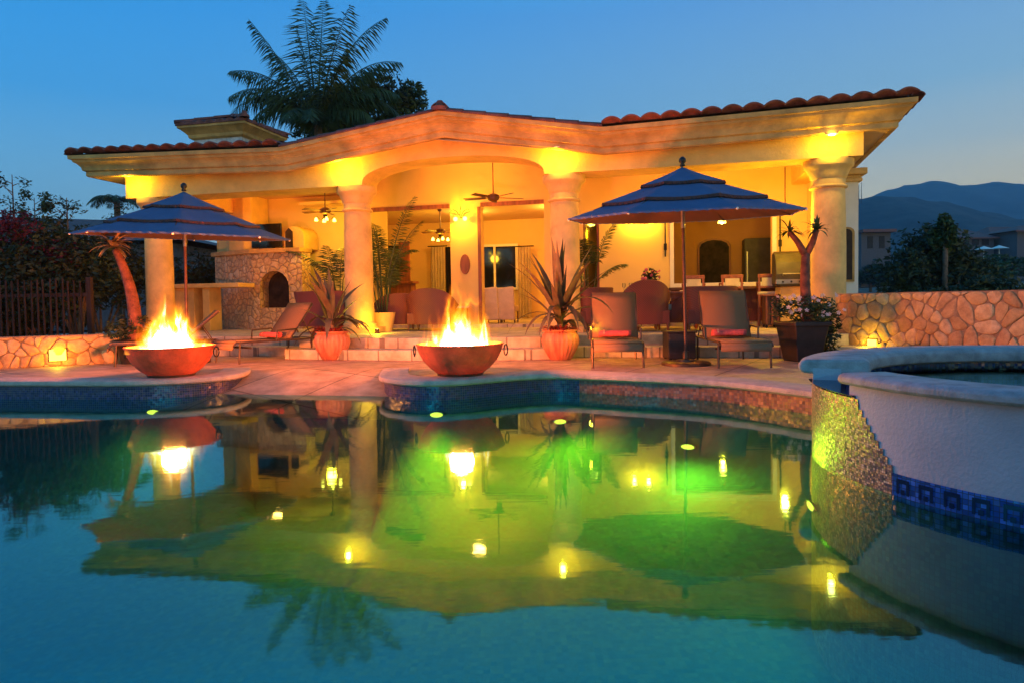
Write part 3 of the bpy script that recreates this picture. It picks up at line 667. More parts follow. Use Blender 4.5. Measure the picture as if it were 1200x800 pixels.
# terrace and steps (outline in s, v)
def hpoly(mb, pts, z0, z1): return mb.prism(pts, z0, z1, HM)
bulge = lambda d: [(-5.0, -1.35 - d), (-4.75, -1.95 - d), (-4.2, -2.02 - d), (-2.6, -2.2 - d), (-1.6, -2.22 - d), (-.3, -1.95 - d), (.25, -1.7 - d), (.45, -1.35 - d)]
mb = MB(); hpoly(mb, [(-12.5, -1.75)] + [(a, b) for a, b in bulge(.5)] + [(6.0, -1.78), (6.0, 2), (-12.5, 2)], 0, TZ / 2); top(mb, 'step', 'floor', bevel=.012)
mb = MB(); hpoly(mb, [(-12.5, -1.3)] + bulge(0) + [(5.9, -1.32), (5.9, 8), (-12.5, 8)], .002, TZ); top(mb, 'terrace_floor', 'floor', bevel=.012)
for a, b in ((-12.5, -1.3),): pass
mb = MB().hbox(-6.9, 5.7, 2.35, 10, TZ - .1, IZ); top(mb, 'room_floor', 'floor')
# columns
def column(s, v=0, r=.3):
    c = H(s, v); e = MB()
    prof = [(r * 1.02, TZ + .24), (r * 1.02, TZ + .5), (r, 1.1), (r, 1.85), (r * .97, 2.5), (r * .93, 2.93)]
    sh = MB().lathe(prof, c, 36).build('column', 'column', villa, smooth=40)
    cp = [(r * .93, 2.93), (r * 1.06, 2.945), (r * 1.09, 2.965), (r * 1.06, 2.985), (r * .95, 3.0), (r * .95, 3.1), (r * 1.04, 3.13), (r * 1.1, 3.2), (r * 1.24, 3.28), (r * 1.38, 3.32), (r * 1.42, 3.34), (r * 1.42, 3.448), (0, 3.448)]
    MB().lathe(cp, c, 36).build('capital', 'column', sh, smooth=35)
    bp = [(r * 1.02, TZ + .24), (r * 1.1, TZ + .22), (r * 1.2, TZ + .19), (r * 1.22, TZ + .15), (r * 1.3, TZ + .12)]
    b = MB().lathe(bp, c, 36); b.box(c + UZ * (TZ + .06), (r * 2.75, r * 2.75, .12), rz=-HA); b.build('base', 'column', sh, smooth=35, bevel=.008)
for s in (-9.43, -4.43, .04, 4.92): column(s)
mb = MB().hbox(5.17, 5.73, .93, 1.5, 3.2, 3.27).hbox(5.2, 5.7, .96, 1.46, 3.27, 3.33).hbox(5.1, 5.8, .86, 1.56, 3.33, 3.45); top(mb, 'pillar_capital', 'column', bevel=.015)

# eave path in plan with the z of the tile edge
E1, E2, E3, E4, E5 = hvP(78, 181, -1.0), hvP(327, 171, -1.0), hvP(514, 128, -1.1), hvP(705, 147, -.95), hvP(1077, 111, -.85)
E0 = E1 + HV * 5.5 - HU * .1; E6 = E5 + HV * 5.2 + HU * .35
path = [E0, E1, E2, E3, E4, E5, E6]
fas = [(-.36, -.47), (-.27, -.47), (-.25, -.445), (-.25, -.36), (-.20, -.34), (-.185, -.27), (-.13, -.2), (-.075, -.165), (-.06, -.12), (-.01, -.11), (-.005, -.03), (-.36, -.03)]
mb = MB(); sweep(mb, path, [(-a if False else a, z) for a, z in fas], side=-1); top(mb, 'eave_moulding', 'moulding', smooth=30)
# beams above the columns, the middle one arched and rising into the gable
BV0, BV1 = -.36, .36
def inner(p): return ((p - HO).dot(HU), p.z - .45)
zs = 3.92
arch = [(-4.14 + 1.925 * (1 - math.cos(PI * i / 28)), 3.45 + .46 * math.sin(PI * i / 28) ** .75) for i in range(29)]
sp_, zp_ = hv(514, 162, -.36); zs = 3.96
def zb(s):
    if s <= -5.6 or s >= .9: return zs
    return zs + (zp_ - zs) * ((s + 5.6) / (sp_ + 5.6) if s < sp_ else (.9 - s) / (.9 - sp_))
mb = MB().wallprism([(-9.95, 3.45)] + arch + [(5.42, 3.45), (5.42, zs + .02), (.9, zs + .02), (sp_, zp_ + .02), (-5.6, zs + .02), (-9.95, zs + .02)], BV0, BV1); top(mb, 'beam', 'plaster')
mb = MB().hbox(5.42 - .72, 5.42, .36, 6, 3.45, 3.95); top(mb, 'side_beam', 'plaster', bevel=.015)
mb = MB().hbox(-9.95, -9.25, .36, 6, 3.45, 3.95); top(mb, 'side_beam', 'plaster', bevel=.015)
# soffits between moulding and beam: strips following the eave
def insetp(i, off):
    p = path[i]; a = path[i - 1] if i > 0 else None; b = path[i + 1] if i < len(path) - 1 else None
    d1 = (p - a).to_2d().normalized() if a is not None else (b - p).to_2d().normalized(); d2 = (b - p).to_2d().normalized() if b is not None else d1
    n1 = Vector((-d1.y, d1.x)); n2 = Vector((-d2.y, d2.x)); nm = (n1 + n2).normalized(); k = 1 / max(.45, nm.dot(n1))
    return Vector((p.x + nm.x * off * k, p.y + nm.y * off * k, p.z - .455))
vs = []; fs = []
ins = [insetp(i, .268) for i in range(7)]
def sv(q): return (q - HO).dot(HU)
ss = sorted([sv(E1) + .3, -9.95, -7.5, -5.6, sp_, .9, 3, 5.42, sv(E5) - .3, sv(E2), sv(E4)])
def outer(s):
    for i in range(1, 5):
        a_, b_ = ins[i], ins[i + 1]
        if sv(a_) - 1e-3 <= s <= sv(b_) + 1e-3: t_ = (s - sv(a_)) / (sv(b_) - sv(a_)); return a_.lerp(b_, t_)
    return ins[1] if s < sv(ins[1]) else ins[5]
for s_ in ss: vs += [outer(s_), H(s_, -.35, zb(s_))]
fs = [(2 * i, 2 * i + 2, 2 * i + 3, 2 * i + 1) for i in range(len(ss) - 1)]
n0 = len(vs); vs += [outer(ss[-1]), ins[6], H(5.1, 8, zs), H(5.1, -.35, zs), outer(ss[0]), ins[0], H(-9.6, 8, zs), H(-9.6, -.35, zs)]
fs += [(n0, n0 + 1, n0 + 2, n0 + 3), (n0 + 4, n0 + 5, n0 + 6, n0 + 7)]
mb = MB().add(vs, fs); top(mb, 'soffit', 'soffit')
# ceilings
mb = MB().hbox(-9.6, -5.6, .3, 9, 3.9, 3.96).hbox(-.25, 5.1, .3, 9, 3.9, 3.96); top(mb, 'ceiling', 'soffit')
mb = MB().hbox(-5.6, -.25, .3, 3.4, 4.42, 4.5).hbox(-5.66, -5.6, .36, 3.4, 3.9, 4.45).hbox(-7.5, .3, 2.9, 9, 3.62, 3.7); top(mb, 'raised_ceiling', 'soffit')
# back walls (v = 2.6)
W0, W1 = 2.6, 2.85
mb = MB()
mb.hbox(-10.3, -5.3, 3.35, 3.6, 0, 4.45)            # behind fireplace, left bay
mb.hbox(-5.42, -5.3, W0, 3.4, IZ, 4.5)
mb.hbox(-5.3, -.2, W0, W1, 3.38, 4.5)               # above the two openings
mb.hbox(-3.21, -2.42, W0, W1, IZ, 3.38)            # pier
mb.hbox(-.85, -.2, W0, W1, IZ, 3.38)
mb.hbox(-.2, .08, W0, W1, IZ, 4.5)
mb.hbox(.08, .46, W0, W1, 2.95, 3.9)
mb.hbox(.46, 2.17, W0, W1, IZ, 3.9)
mb.hbox(2.17, 4.3, W0, W1, IZ, 1.24).hbox(2.17, 4.3, W0, W1, 3.02, 3.9)
mb.hbox(4.3, 5.02, W0, W1, IZ, 3.9); mb.hbox(5.02, 5.14, .45, 6.2, TZ, 3.9)
top(mb, 'wall', 'plaster_in')
# room shells behind the openings
mb = MB(); mb.hbox(-7.5, .4, 8.0, 8.2, IZ, 3.65).hbox(-7.6, -7.4, 3.6, 8, IZ, 3.65).hbox(.0, .12, W1, 8, IZ, 3.65)
top(mb, 'living_room_wall', 'plaster_in')
mb = MB(); mb.hbox(.6, 5.6, 6.2, 6.4, IZ, 3.9).hbox(.5, .6, W1, 6.4, IZ, 3.9).hbox(5.5, 5.62, 1.3, 6.4, 0, 3.9)
top(mb, 'kitchen_wall', 'kitchen')
mb = MB().hbox(-10.3, 5.6, 8.2, 8.3, 0, 4).hbox(-10.4, -10.3, 3.4, 8.3, 0, 3.9); top(mb, 'rear_wall', 'plaster')
# side wing at the right end with an arched window
mb = MB(); wp = [(5.25, 0), (5.67, 0), (5.67, 3.2), (5.25, 3.2)]
T = MB().wallprism(wp, 1.0, 6.4); top(T, 'side_wing', 'white')
# arched window in front of the side wing
aw = [(5.37, 1.3), (5.55, 1.3), (5.55, 2.2)] + [(5.46 + .09 * math.cos(a), 2.2 + .09 * math.sin(a)) for a in (R(30), R(60), R(90), R(120), R(150))] + [(5.37, 2.2)]
wf = MB().wallprism([((x - 5.46) * 1.5 + 5.46, (z - 1.8) * 1.08 + 1.8) for x, z in aw], .96, .998); wf = top(wf, 'window', 'moulding')
MB().wallprism(aw, .945, .958).build('pane', 'night', wf)
# brown timber headers over the openings and the bar ledge
mb = MB().hbox(-5.3, -3.21, W0 - .03, W0 - .002, 3.30, 3.40); top(mb, 'opening_header', 'redwood')
mb = MB().hbox(-2.42, -.85, W0 - .03, W0 - .002, 3.30, 3.40); top(mb, 'opening_header', 'redwood')
mb = MB().hbox(-2.50, -2.42, W0 - .03, W0 - .002, IZ, 3.3); top(mb, 'opening_jamb', 'redwood')
mb = MB().hbox(2.05, 4.42, W0 - .32, W1 + .1, 1.17, 1.235); led = top(mb, 'bar_ledge', 'wood', bevel=.01)
mb = MB().hbox(2.17, 4.3, W0 - .02, W0 - .002, 1.24, 1.33).hbox(2.08, 2.17, W0 - .02, W0 - .002, 1.24, 3.1).hbox(4.3, 4.39, W0 - .02, W0 - .002, 1.24, 3.1).hbox(2.17, 4.3, W0 - .02, W0 - .002, 3.02, 3.1); top(mb, 'bar_window_frame', 'white')
mb = MB().hbox(2.1, 4.36, W0 - .012, W0 - .002, TZ + .1, 1.17); top(mb, 'bar_front', 'redwood')
for s_ in (1.98, 4.46):
    mb = MB().hbox(s_ - .015, s_ + .015, W0 - .05, W0 - .02, 1.95, 2.85).hbox(s_ - .035, s_ + .035, W0 - .05, W0 - .01, 2.1, 2.25); top(mb, 'shutter_track', 'iron')
# glazed door beside the third column
dr = MB().hbox(.08, .12, W0 + .05, W0 + .12, IZ, 2.95).hbox(.40, .46, W0 + .05, W0 + .12, IZ, 2.95).hbox(.12, .4, W0 + .05, W0 + .12, 2.88, 2.95).hbox(.12, .4, W0 + .05, W0 + .12, IZ, IZ + .5)
dr = top(dr, 'door', 'redwood'); MB().hbox(.12, .4, W0 + .08, W0 + .09, IZ + .5, 2.88).build('pane', 'window', dr)
# living room window, back wall
a, b = hv(567, 290, 7.95), hv(605, 337, 7.95)
wn = MB().hbox(a[0] - .08, b[0] + .08, 7.9, 7.98, b[1] - .08, b[1]).hbox(a[0] - .08, b[0] + .08, 7.9, 7.98, a[1], a[1] + .08).hbox(a[0] - .08, a[0], 7.9, 7.98, b[1], a[1]).hbox(b[0], b[0] + .08, 7.9, 7.98, b[1], a[1]).hbox(a[0] + .33, a[0] + .4, 7.9, 7.98, b[1], a[1])
wn = top(wn, 'window', 'white'); MB().hbox(a[0], b[0], 7.93, 7.95, b[1], a[1]).build('pane', 'tvglass', wn)
a, b = hv(522, 290, 7.95), hv(530, 340, 7.95)
mb = MB().hbox(a[0], b[0] + .3, 7.93, 7.98, IZ, a[1]); wn = top(mb, 'garden_door', 'tvglass')
def curtain(px0, px1, pyt, label):
    a = hv(px0, pyt, 7.75); b = hv(px1, pyt, 7.75); pts = []
    n_ = int((b[0] - a[0]) * 90)
    f_ = [(a[0] + (b[0] - a[0]) * i / n_, 7.72 + .045 * math.sin(i * .75)) for i in range(n_ + 1)]
    q = MB(); vs = [H(s, v, z) for s, v in f_ for z in (IZ + .02, a[1])]
    q.add(vs, [(2 * i, 2 * i + 2, 2 * i + 3, 2 * i + 1) for i in range(n_)])
    c = thing('curtain', H((a[0] + b[0]) / 2, 7.7, IZ), label, 'curtain', 'curtains in the living room')
    q.build('drape', 'curtain', c, smooth=True)
    MB().tube([H(a[0] - .1, 7.72, a[1] + .02), H(b[0] + .1, 7.72, a[1] + .02)], .018, 8).build('rod', 'iron', c)
curtain(505, 521, 290, 'pleated cream curtain seen through the left opening beside the dark doorway')
curtain(607, 622, 290, 'pleated cream curtain drawn beside the living room window')

# roof
def tilesheet(mb, a, b, back_, slope, length, pitch=.36, amp=.075, skip=0, over=.06):
    """rows of barrel tiles: a-b front edge, running back and up"""
    d = (b - a); Lf = d.length; dn = d.normalized(); bk = Vector(back_).normalized(); up = (bk + UZ * math.tan(R(slope))).normalized(); nrm = dn.cross(up).normalized()
    if nrm.z < 0: nrm = -nrm
    per = 8; ncol = int(round(Lf / pitch)); n_ = ncol * per; rows = int(length / .42); vs = []; fs = []
    for j in range(rows):
        for e_ in (0, 1):
            t = j * .42 + (e_ * .42) - over * (1 - e_); lift = .045 * (1 - e_)
            for i in range(n_ + 1):
                ph = (i % per) / per; hgt = abs(math.sin(PI * ph)) ** .8 * amp if True else 0
                col = i // per; jit = (noise.noise(Vector((col * 3.1, j * 7.7, a.x))) * .02)
                vs.append(a + dn * (Lf * i / n_) + up * (t + jit) + nrm * (hgt + lift))
        base = j * 2 * (n_ + 1)
        for i in range(n_): fs.append((base + i, base + i + 1, base + n_ + 2 + i, base + n_ + 1 + i))
        if j: 
            pb = base - (n_ + 1)
            for i in range(n_): fs.append((pb + i, pb + i + 1, base + i + 1, base + i))
    # front lip so that the tile ends have thickness
    k = len(vs); 
    for i in range(n_ + 1):
        vs.append(vs[i] - nrm * .028); 
    for i in range(n_): fs.append((i, i + 1, k + i + 1, k + i))
    k2 = len(vs)
    for i in range(n_ + 1): vs.append(a + dn * (Lf * i / n_) + up * .08 - nrm * .01)
    for i in range(n_): fs.append((k + i, k + i + 1, k2 + i + 1, k2 + i))
    return mb.add(vs, fs)
mb = MB(); up0 = UZ * .02
bkR = Vector((-(E5 - E4).y, (E5 - E4).x, 0)); bkL = Vector((-(E2 - E1).y, (E2 - E1).x, 0))
tilesheet(mb, E4 + up0, E5 + up0, bkR, 8, 5.2)
tilesheet(mb, E1 + up0, E2 + up0, bkL, 7, 5.2)
sideR = (E6 - E5).normalized(); sideL = (E0 - E1).normalized()
rf_ = top(mb, 'roof', 'tile', smooth=50)
# roof deck under the tiles so nothing shows through
mb = MB(); mb.add([E1, E2, E2 + bkL.normalized() * 5 + UZ * .55, E1 + bkL.normalized() * 5 + UZ * .55, E4, E5, E5 + bkR.normalized() * 5 + UZ * .55, E4 + bkR.normalized() * 5 + UZ * .55, E2, E3, E4, E4 + bkR.normalized() * 5, E3 + HV * 6, E2 + bkL.normalized() * 5],
   [(0, 1, 2, 3), (4, 5, 6, 7), (8, 9, 12, 13), (9, 10, 11, 12)])
mb.v = [p - UZ * .01 for p in mb.v]; mb.build('roof_deck', 'night', rf_)
# rake tiles on the gable: overlapping barrels along both slopes
def barrel_row(mb, a, b, r_=.09, ln=.42):
    d = b - a; n_ = int(d.length / ln * 1.0); dn = d.normalized()
    for i in range(n_):
        p = a + dn * (d.length * i / n_); q = p + dn * (d.length / n_ + .07)
        side = dn.cross(UZ).normalized(); upn = side.cross(dn).normalized(); vs = []
        for pt, rr in ((p, r_ * 1.12), (q, r_ * .9)):
            for k in range(9):
                an = PI * k / 8; vs.append(pt + side * math.cos(an) * rr * 1.5 + upn * math.sin(an) * rr)
            for k in range(9):
                an = PI * (8 - k) / 8; vs.append(pt + side * math.cos(an) * (rr * 1.5 - .02) + upn * math.sin(an) * (rr - .02))
        m_ = 18; fs = [(k, (k + 1) % m_, m_ + (k + 1) % m_, m_ + k) for k in range(m_)] + [tuple(range(m_))[::-1], tuple(range(m_, 2 * m_))]
        mb.add(vs, fs)
mb = MB(); off = HV * .12 - UZ * .03
barrel_row(mb, E2 + off, E3 + off); barrel_row(mb, E4 + off, E3 + off)
barrel_row(mb, E2 + off + HV * .3 + UZ * .01, E3 + off + HV * .3 + UZ * .01); barrel_row(mb, E4 + off + HV * .3 + UZ * .01, E3 + off + HV * .3 + UZ * .01)
barrel_row(mb, E3 + off - HV * .1 + UZ * .06, E3 + HV * 5 + UZ * .1, .1)
barrel_row(mb, E6 - UZ * .01, E5 - UZ * .0 + (E6 - E5).normalized() * .1, .08); barrel_row(mb, E0 - UZ * .01, E1 + (E0 - E1).normalized() * .1, .08)
mb.build('gable_tiles', 'tile', rf_, smooth=40)
c = E3 + HV * .08 + UZ * .03
mb = MB().lathe([(.17, -.06), (.16, .02), (.1, .05), (.085, .1), (.05, .145), (0, .155)], c, 16); mb.build('ridge_finial', 'tile', rf_, smooth=40)
# gable side: plaster infill behind the moulding already given by the arched beam

# little tower on the roof
tcn = AY(293, 141, 18.5); tc_ = Vector((-7.85, 19.7, 0)); tw = thing('roof_tower', (tc_.x, tc_.y, 4.3), 'small square white tower with its own tiled cap on the left of the roof', 'roof tower')
TM = Matrix.Translation((tc_.x, tc_.y, 0)) @ Matrix.Rotation(-HA, 4, 'Z'); zt = tcn.z
def tput(mb): mb.v = [TM @ p for p in mb.v]; return mb
hw = .78
tput(MB().box((0, 0, (4.2 + zt - .3) / 2), (1.5, 1.5, zt - .3 - 4.2))).build('tower_wall', 'chimw', tw, bevel=.01)
a = MB()
sq = [Vector((-hw, -hw, 0)), Vector((hw, -hw, 0)), Vector((hw, hw, 0)), Vector((-hw, hw, 0))]
sweep(a, [p + UZ * (zt - .02) for p in sq], [(0, -.34), (-.06, -.3), (-.08, -.22), (-.2, -.1), (-.27, -.06), (-.27, 0), (.1, 0), (.1, -.34)], closed=True); tput(a).build('cornice', 'moulding', tw, smooth=30)
a = MB(); e_ = 1.08
cs = [Vector((-e_, -e_, zt)), Vector((e_, -e_, zt)), Vector((e_, e_, zt)), Vector((-e_, e_, zt))]; ap = Vector((0, 0, zt + .36))
for i in range(4):
    p, q = cs[i], cs[(i + 1) % 4]; n_ = 8
    for k in range(n_ * 6):
        pass
    vs = []; fs = []; per = 6; cnt = 7 * per
    for i2 in range(cnt + 1):
        t = i2 / cnt; ph = (i2 % per) / per; hgt = .075 * abs(math.sin(PI * ph)) ** .8 + .01
        b0 = p.lerp(q, t); vs += [b0 + UZ * hgt, (b0.lerp(ap, .5)) + UZ * hgt * .6, ap + UZ * .0, b0 - UZ * .02]
    for i2 in range(cnt): fs += [(4 * i2, 4 * i2 + 4, 4 * i2 + 5, 4 * i2 + 1), (4 * i2 + 1, 4 * i2 + 5, 4 * i2 + 6, 4 * i2 + 2), (4 * i2, 4 * i2 + 4, 4 * i2 + 7, 4 * i2 + 3)]
    a.add(vs, fs)
tput(a).build('tile_cap', 'tile', tw, smooth=40)
a = MB()
for i in range(4): barrel_row(a, cs[i] + UZ * .05, ap + UZ * .06, .075)
tput(a).build('hip_tiles', 'tile', tw, smooth=40)
a = MB().lathe([(.14, 0), (.13, .06), (.08, .1), (.05, .17), (0, .18)], cs[1].lerp(ap, .02) + UZ * .05, 14); tput(a).build('corner_finial', 'tile', tw, smooth=True)

# ------------------------------------------------------------------ lit fittings of the villa
def downlight(s, v, z, power, label, px=None, parent=None):
    p = H(s, v, z); e = thing('ceiling_light', p, label, 'ceiling light', 'recessed lights under the eaves')
    MB().lathe([(.05, -.004), (.085, -.012), (.1, -.004), (.1, .004), (.05, .004)], p, 20).build('trim_ring', 'white', e, smooth=True)
    MB().lathe([(0, -.022), (.04, -.018), (.06, -.006), (.06, 0)], p, 16).build('lens', 'lamp', e, smooth=True)
    lamp('light', p - UZ * .15, power, YEL, .05, parent=e)
for px, py, lab, pw in ((150, 212, 'leftmost of the recessed eave lights, above the first column', 24), (397, 188, 'recessed eave light above the second column, left of the arch', 26),
                  (653, 174, 'recessed eave light above the third column, right of the arch', 26), (975, 161, 'rightmost recessed eave light, above the last column', 24)):
    s, _ = hv(px, py, -.66); o_ = outer(s); v_o = (o_ - HO).dot(HV); t_ = (-.66 - v_o) / (-.35 - v_o); downlight(s, -.66, o_.z + (zb(s) - o_.z) * t_ - .004, pw, lab)
def uplight(px, py, z, power, label):
    p = AZ(px, py, z); e = thing('garden_uplight', p, label, 'uplight', 'small uplights on the terrace')
    MB().lathe([(.06, 0), (.06, .02), (.04, .03), (.045, .1), (.05, .1), (0, .085)], p, 14).build('body', 'bronze', e, smooth=40)
    MB().lathe([(0, .1), (.042, .098)], p, 14).build('lens', 'lamp', e)
    lamp('light', p + UZ * .17, power, YEL, .04, parent=e)
uplight(442, 391, TZ, 26, 'small bright uplight on the terrace at the foot of the second column')
uplight(693, 397, TZ, 16, 'small bright uplight on the terrace right of the striped pot')
def sconce(px, py, v, power, label, col=YEL, up=1):
    p = hvP(px, py, v); e = thing('wall_lamp', p, label, 'wall lamp', 'wrought iron wall lamps')
    a = MB()
    q = p - HV * .12
    for k in range(8):
        an = 2 * PI * k / 8; rr = .26
        a.tube([q, q + HU * math.cos(an) * rr * .5 + UZ * (.1 + .08 * math.sin(an)), q + HU * math.cos(an) * rr + UZ * (.12 + .12 * math.sin(an)) - HV * .05 * math.cos(an * 2), q + HU * math.cos(an) * rr * .8 + UZ * (.2 + .12 * math.sin(an))], [.012, .01, .008, .005], 5)
    a.tube([p, q], .02, 6).build('scrollwork', 'iron', e, smooth=True)
    for k in (-1, 1):
        MB().sphere(q + HU * .12 * k - UZ * .03, .055, 12, 8).build('lamp_shade', 'lampglass', e, smooth=True)
    lamp('light', q - HV * .12 - UZ * .02, power, col, .06, parent=e)
sconce(541, 256, W0 - .02, 42, 'iron wall lamp with glowing globes high on the pier between the two openings')
def washer(px, py, v, power, label):
    p = hvP(px, py, v); e = thing('picture_light', p, label, 'wall light', 'lights washing the plain panel')
    MB().tube([p, p - HV * .1 + UZ * .05, p - HV * .16], .012, 6).tube([p - HV * .16 - HU * .08, p - HV * .16 + HU * .08], .03, 10).build('lamp_shade', 'bronze', e, smooth=True)
    MB().tube([p - HV * .16 - HU * .06 - UZ * .025, p - HV * .16 + HU * .06 - UZ * .025], .016, 8).build('bulb', 'lamp', e)
    lamp('light', p - HV * .17 - UZ * .08, power, YEL, .04, parent=e)
washer(741, 257, W0 - .01, 13, 'left of the two small lights washing the plain yellow panel'); washer(758, 256, W0 - .01, 15, 'right of the two small lights washing the plain yellow panel')

# ------------------------------------------------------------------ fire bowls
def fire_mat():
    m, t, o = nodes('flame_gas')
    tc = N(t, 'ShaderNodeTexCoord'); oi = N(t, 'ShaderNodeObjectInfo')
    mp = N(t, 'ShaderNodeMapping'); mp.inputs['Scale'].default_value = (6.5, 6.5, 1.9); L(t, tc.outputs['Object'], mp.inputs[0])
    cmb = N(t, 'ShaderNodeCombineXYZ'); mu = N(t, 'ShaderNodeMath', operation='MULTIPLY'); mu.inputs[1].default_value = 1.0; L(t, oi.outputs['Location'], mp.inputs['Location'])
    nz = N(t, 'ShaderNodeTexNoise'); nz.inputs['Scale'].default_value = 1.0; nz.inputs['Detail'].default_value = 4; nz.inputs['Roughness'].default_value = .62; nz.inputs['Distortion'].default_value = .9; L(t, mp.outputs[0], nz.inputs['Vector'])
    s = N(t, 'ShaderNodeSeparateXYZ'); L(t, tc.outputs['Object'], s.inputs[0])
    x2 = N(t, 'ShaderNodeMath', operation='POWER'); L(t, s.outputs[0], x2.inputs[0]); x2.inputs[1].default_value = 2
    y2 = N(t, 'ShaderNodeMath', operation='POWER'); L(t, s.outputs[1], y2.inputs[0]); y2.inputs[1].default_value = 2
    ad = N(t, 'ShaderNodeMath', operation='ADD'); L(t, x2.outputs[0], ad.inputs[0]); L(t, y2.outputs[0], ad.inputs[1])
    rr = N(t, 'ShaderNodeMath', operation='SQRT'); L(t, ad.outputs[0], rr.inputs[0])
    # allowed radius shrinks with height: R = .42 * (1 - z/.78)^.8
    zz = N(t, 'ShaderNodeMapRange'); zz.inputs[1].default_value = 0; zz.inputs[2].default_value = .98; zz.inputs[3].default_value = .60; zz.inputs[4].default_value = -.12; L(t, s.outputs[2], zz.inputs[0])
    d = N(t, 'ShaderNodeMath', operation='SUBTRACT'); L(t, zz.outputs[0], d.inputs[0]); L(t, rr.outputs[0], d.inputs[1])
    nn = N(t, 'ShaderNodeMath', operation='MULTIPLY_ADD'); nn.inputs[1].default_value = 1.5; nn.inputs[2].default_value = -.80; L(t, nz.outputs[0], nn.inputs[0])
    f = N(t, 'ShaderNodeMath', operation='ADD'); L(t, d.outputs[0], f.inputs[0]); L(t, nn.outputs[0], f.inputs[1])
    fr = N(t, 'ShaderNodeMapRange'); fr.inputs[1].default_value = 0; fr.inputs[2].default_value = .34; L(t, f.outputs[0], fr.inputs[0])
    cr = ramp(t, [(0, (1, .08, .002)), (.3, (1, .20, .004)), (.6, (1, .38, .008)), (.85, (1, .62, .06)), (1, (.7, .8, .9))]); L(t, fr.outputs[0], cr.inputs[0])
    st = ramp(t, [(0, (0, 0, 0)), (.05, (.03, .03, .03)), (.4, (.12, .12, .12)), (.75, (.4, .4, .4)), (1, (1, 1, 1))]); L(t, fr.outputs[0], st.inputs[0])
    sm = N(t, 'ShaderNodeMath', operation='MULTIPLY'); sm.inputs[1].default_value = 14; L(t, st.outputs[0], sm.inputs[0])
    e = N(t, 'ShaderNodeEmission'); L(t, cr.outputs[0], e.inputs[0]); L(t, sm.outputs[0], e.inputs[1]); L(t, e.outputs[0], o.inputs['Volume'])
    m.cycles.volume_sampling = 'DISTANCE' if False else 'MULTIPLE_IMPORTANCE'
    m.cycles.volume_step_rate = .6
    return m
M['fire'] = fire_mat()
def fire_bowl(p, rz, label, flabel, seed, power):
    e = thing('fire_bowl', p, label, 'fire bowl', 'fire bowls on the pool edge', rz=rz)
    r_ = .565
    prof = [(0, .03), (.3, .03), (.315, .035), (.40, .10), (.49, .20), (.54, .30), (r_, .385), (r_ + .012, .40), (r_ + .006, .412), (r_ - .025, .41), (r_ - .04, .38), (.45, .26), (.3, .2), (0, .19)]
    MB().lathe([(a, b) for a, b in prof], p, 48).build('bowl', 'bowl', e, smooth=50)
    MB().lathe([(.3, 0), (.31, .03), (.2, .03), (.2, 0)], p, 32).build('foot', 'bronze', e)
    for k in (-1, 1):
        q = Vector(p) + (Matrix.Rotation(rz, 3, 'Z') @ Vector((k * (r_ + .01), 0, .39)))
        sd = Matrix.Rotation(rz, 3, 'Z') @ Vector((0, 1, 0)); ou = Matrix.Rotation(rz, 3, 'Z') @ Vector((k, 0, 0))
        ring = [q - UZ * .07 + ou * .03 + (UZ * math.cos(a) * .07 + ou * .3 * math.sin(a) * .07 + sd * math.sin(a) * .05) for a in [2 * PI * i / 16 for i in range(17)]]
        MB().tube(ring, .009, 6).build('handle', 'iron', e, smooth=True)
    rk = MB(); rr = random.Random(seed)
    for i in range(60):
        a = rr.random() * 6.28; d = rr.random() ** .5 * .42; q = Vector(p) + Vector((math.cos(a) * d, math.sin(a) * d, .27 + .1 * rr.random() * (1 - d)))
        rk.sphere(q, rr.uniform(.03, .055), 7, 5, (1, rr.uniform(.7, 1), rr.uniform(.6, .9)))
    rk.build('lava_rock', 'soot', e, smooth=True)
    # flames: burning gas inside a lumpy, pointed envelope
    f = thing('fire', Vector(p) + UZ * .33, flabel, 'fire', 'open gas flames')
    env = MB(); vs = []; fs = []; seg = 28; rings = 14; q0 = Vector(p) + UZ * .33
    for j in range(rings + 1):
        t = j / rings; z = t * .92
        for k in range(seg):
            a = 2 * PI * k / seg; rad = .56 * (1 - t ** 1.6) ** .75 * (1 + .22 * noise.noise(Vector((math.cos(a) * 2, math.sin(a) * 2, z * 3 + seed)))) + .004
            vs.append(q0 + Vector((math.cos(a) * rad, math.sin(a) * rad, z)))
    fs = [(j * seg + k, j * seg + (k + 1) % seg, (j + 1) * seg + (k + 1) % seg, (j + 1) * seg + k) for j in range(rings) for k in range(seg)] + [tuple(range(seg))[::-1], tuple(range(rings * seg, (rings + 1) * seg))]
    env.add(vs, fs).build('flame', 'fire', f)
    lamp('fire_glow', q0 + UZ * .30, power, FIRE, .16, parent=f)
fire_bowl(Vector((-4.72, 9.42, .03)), .1, 'round red clay fire bowl with ring handles on the left rounded platform', 'tall orange flames in the left clay bowl, in front of the left parasol', 3, 380)
fire_bowl(Vector((-.69, 8.98, .03)), -.05, 'round red clay fire bowl with ring handles on the middle platform before the steps', 'broad orange flames with a white core in the middle clay bowl', 11, 380)

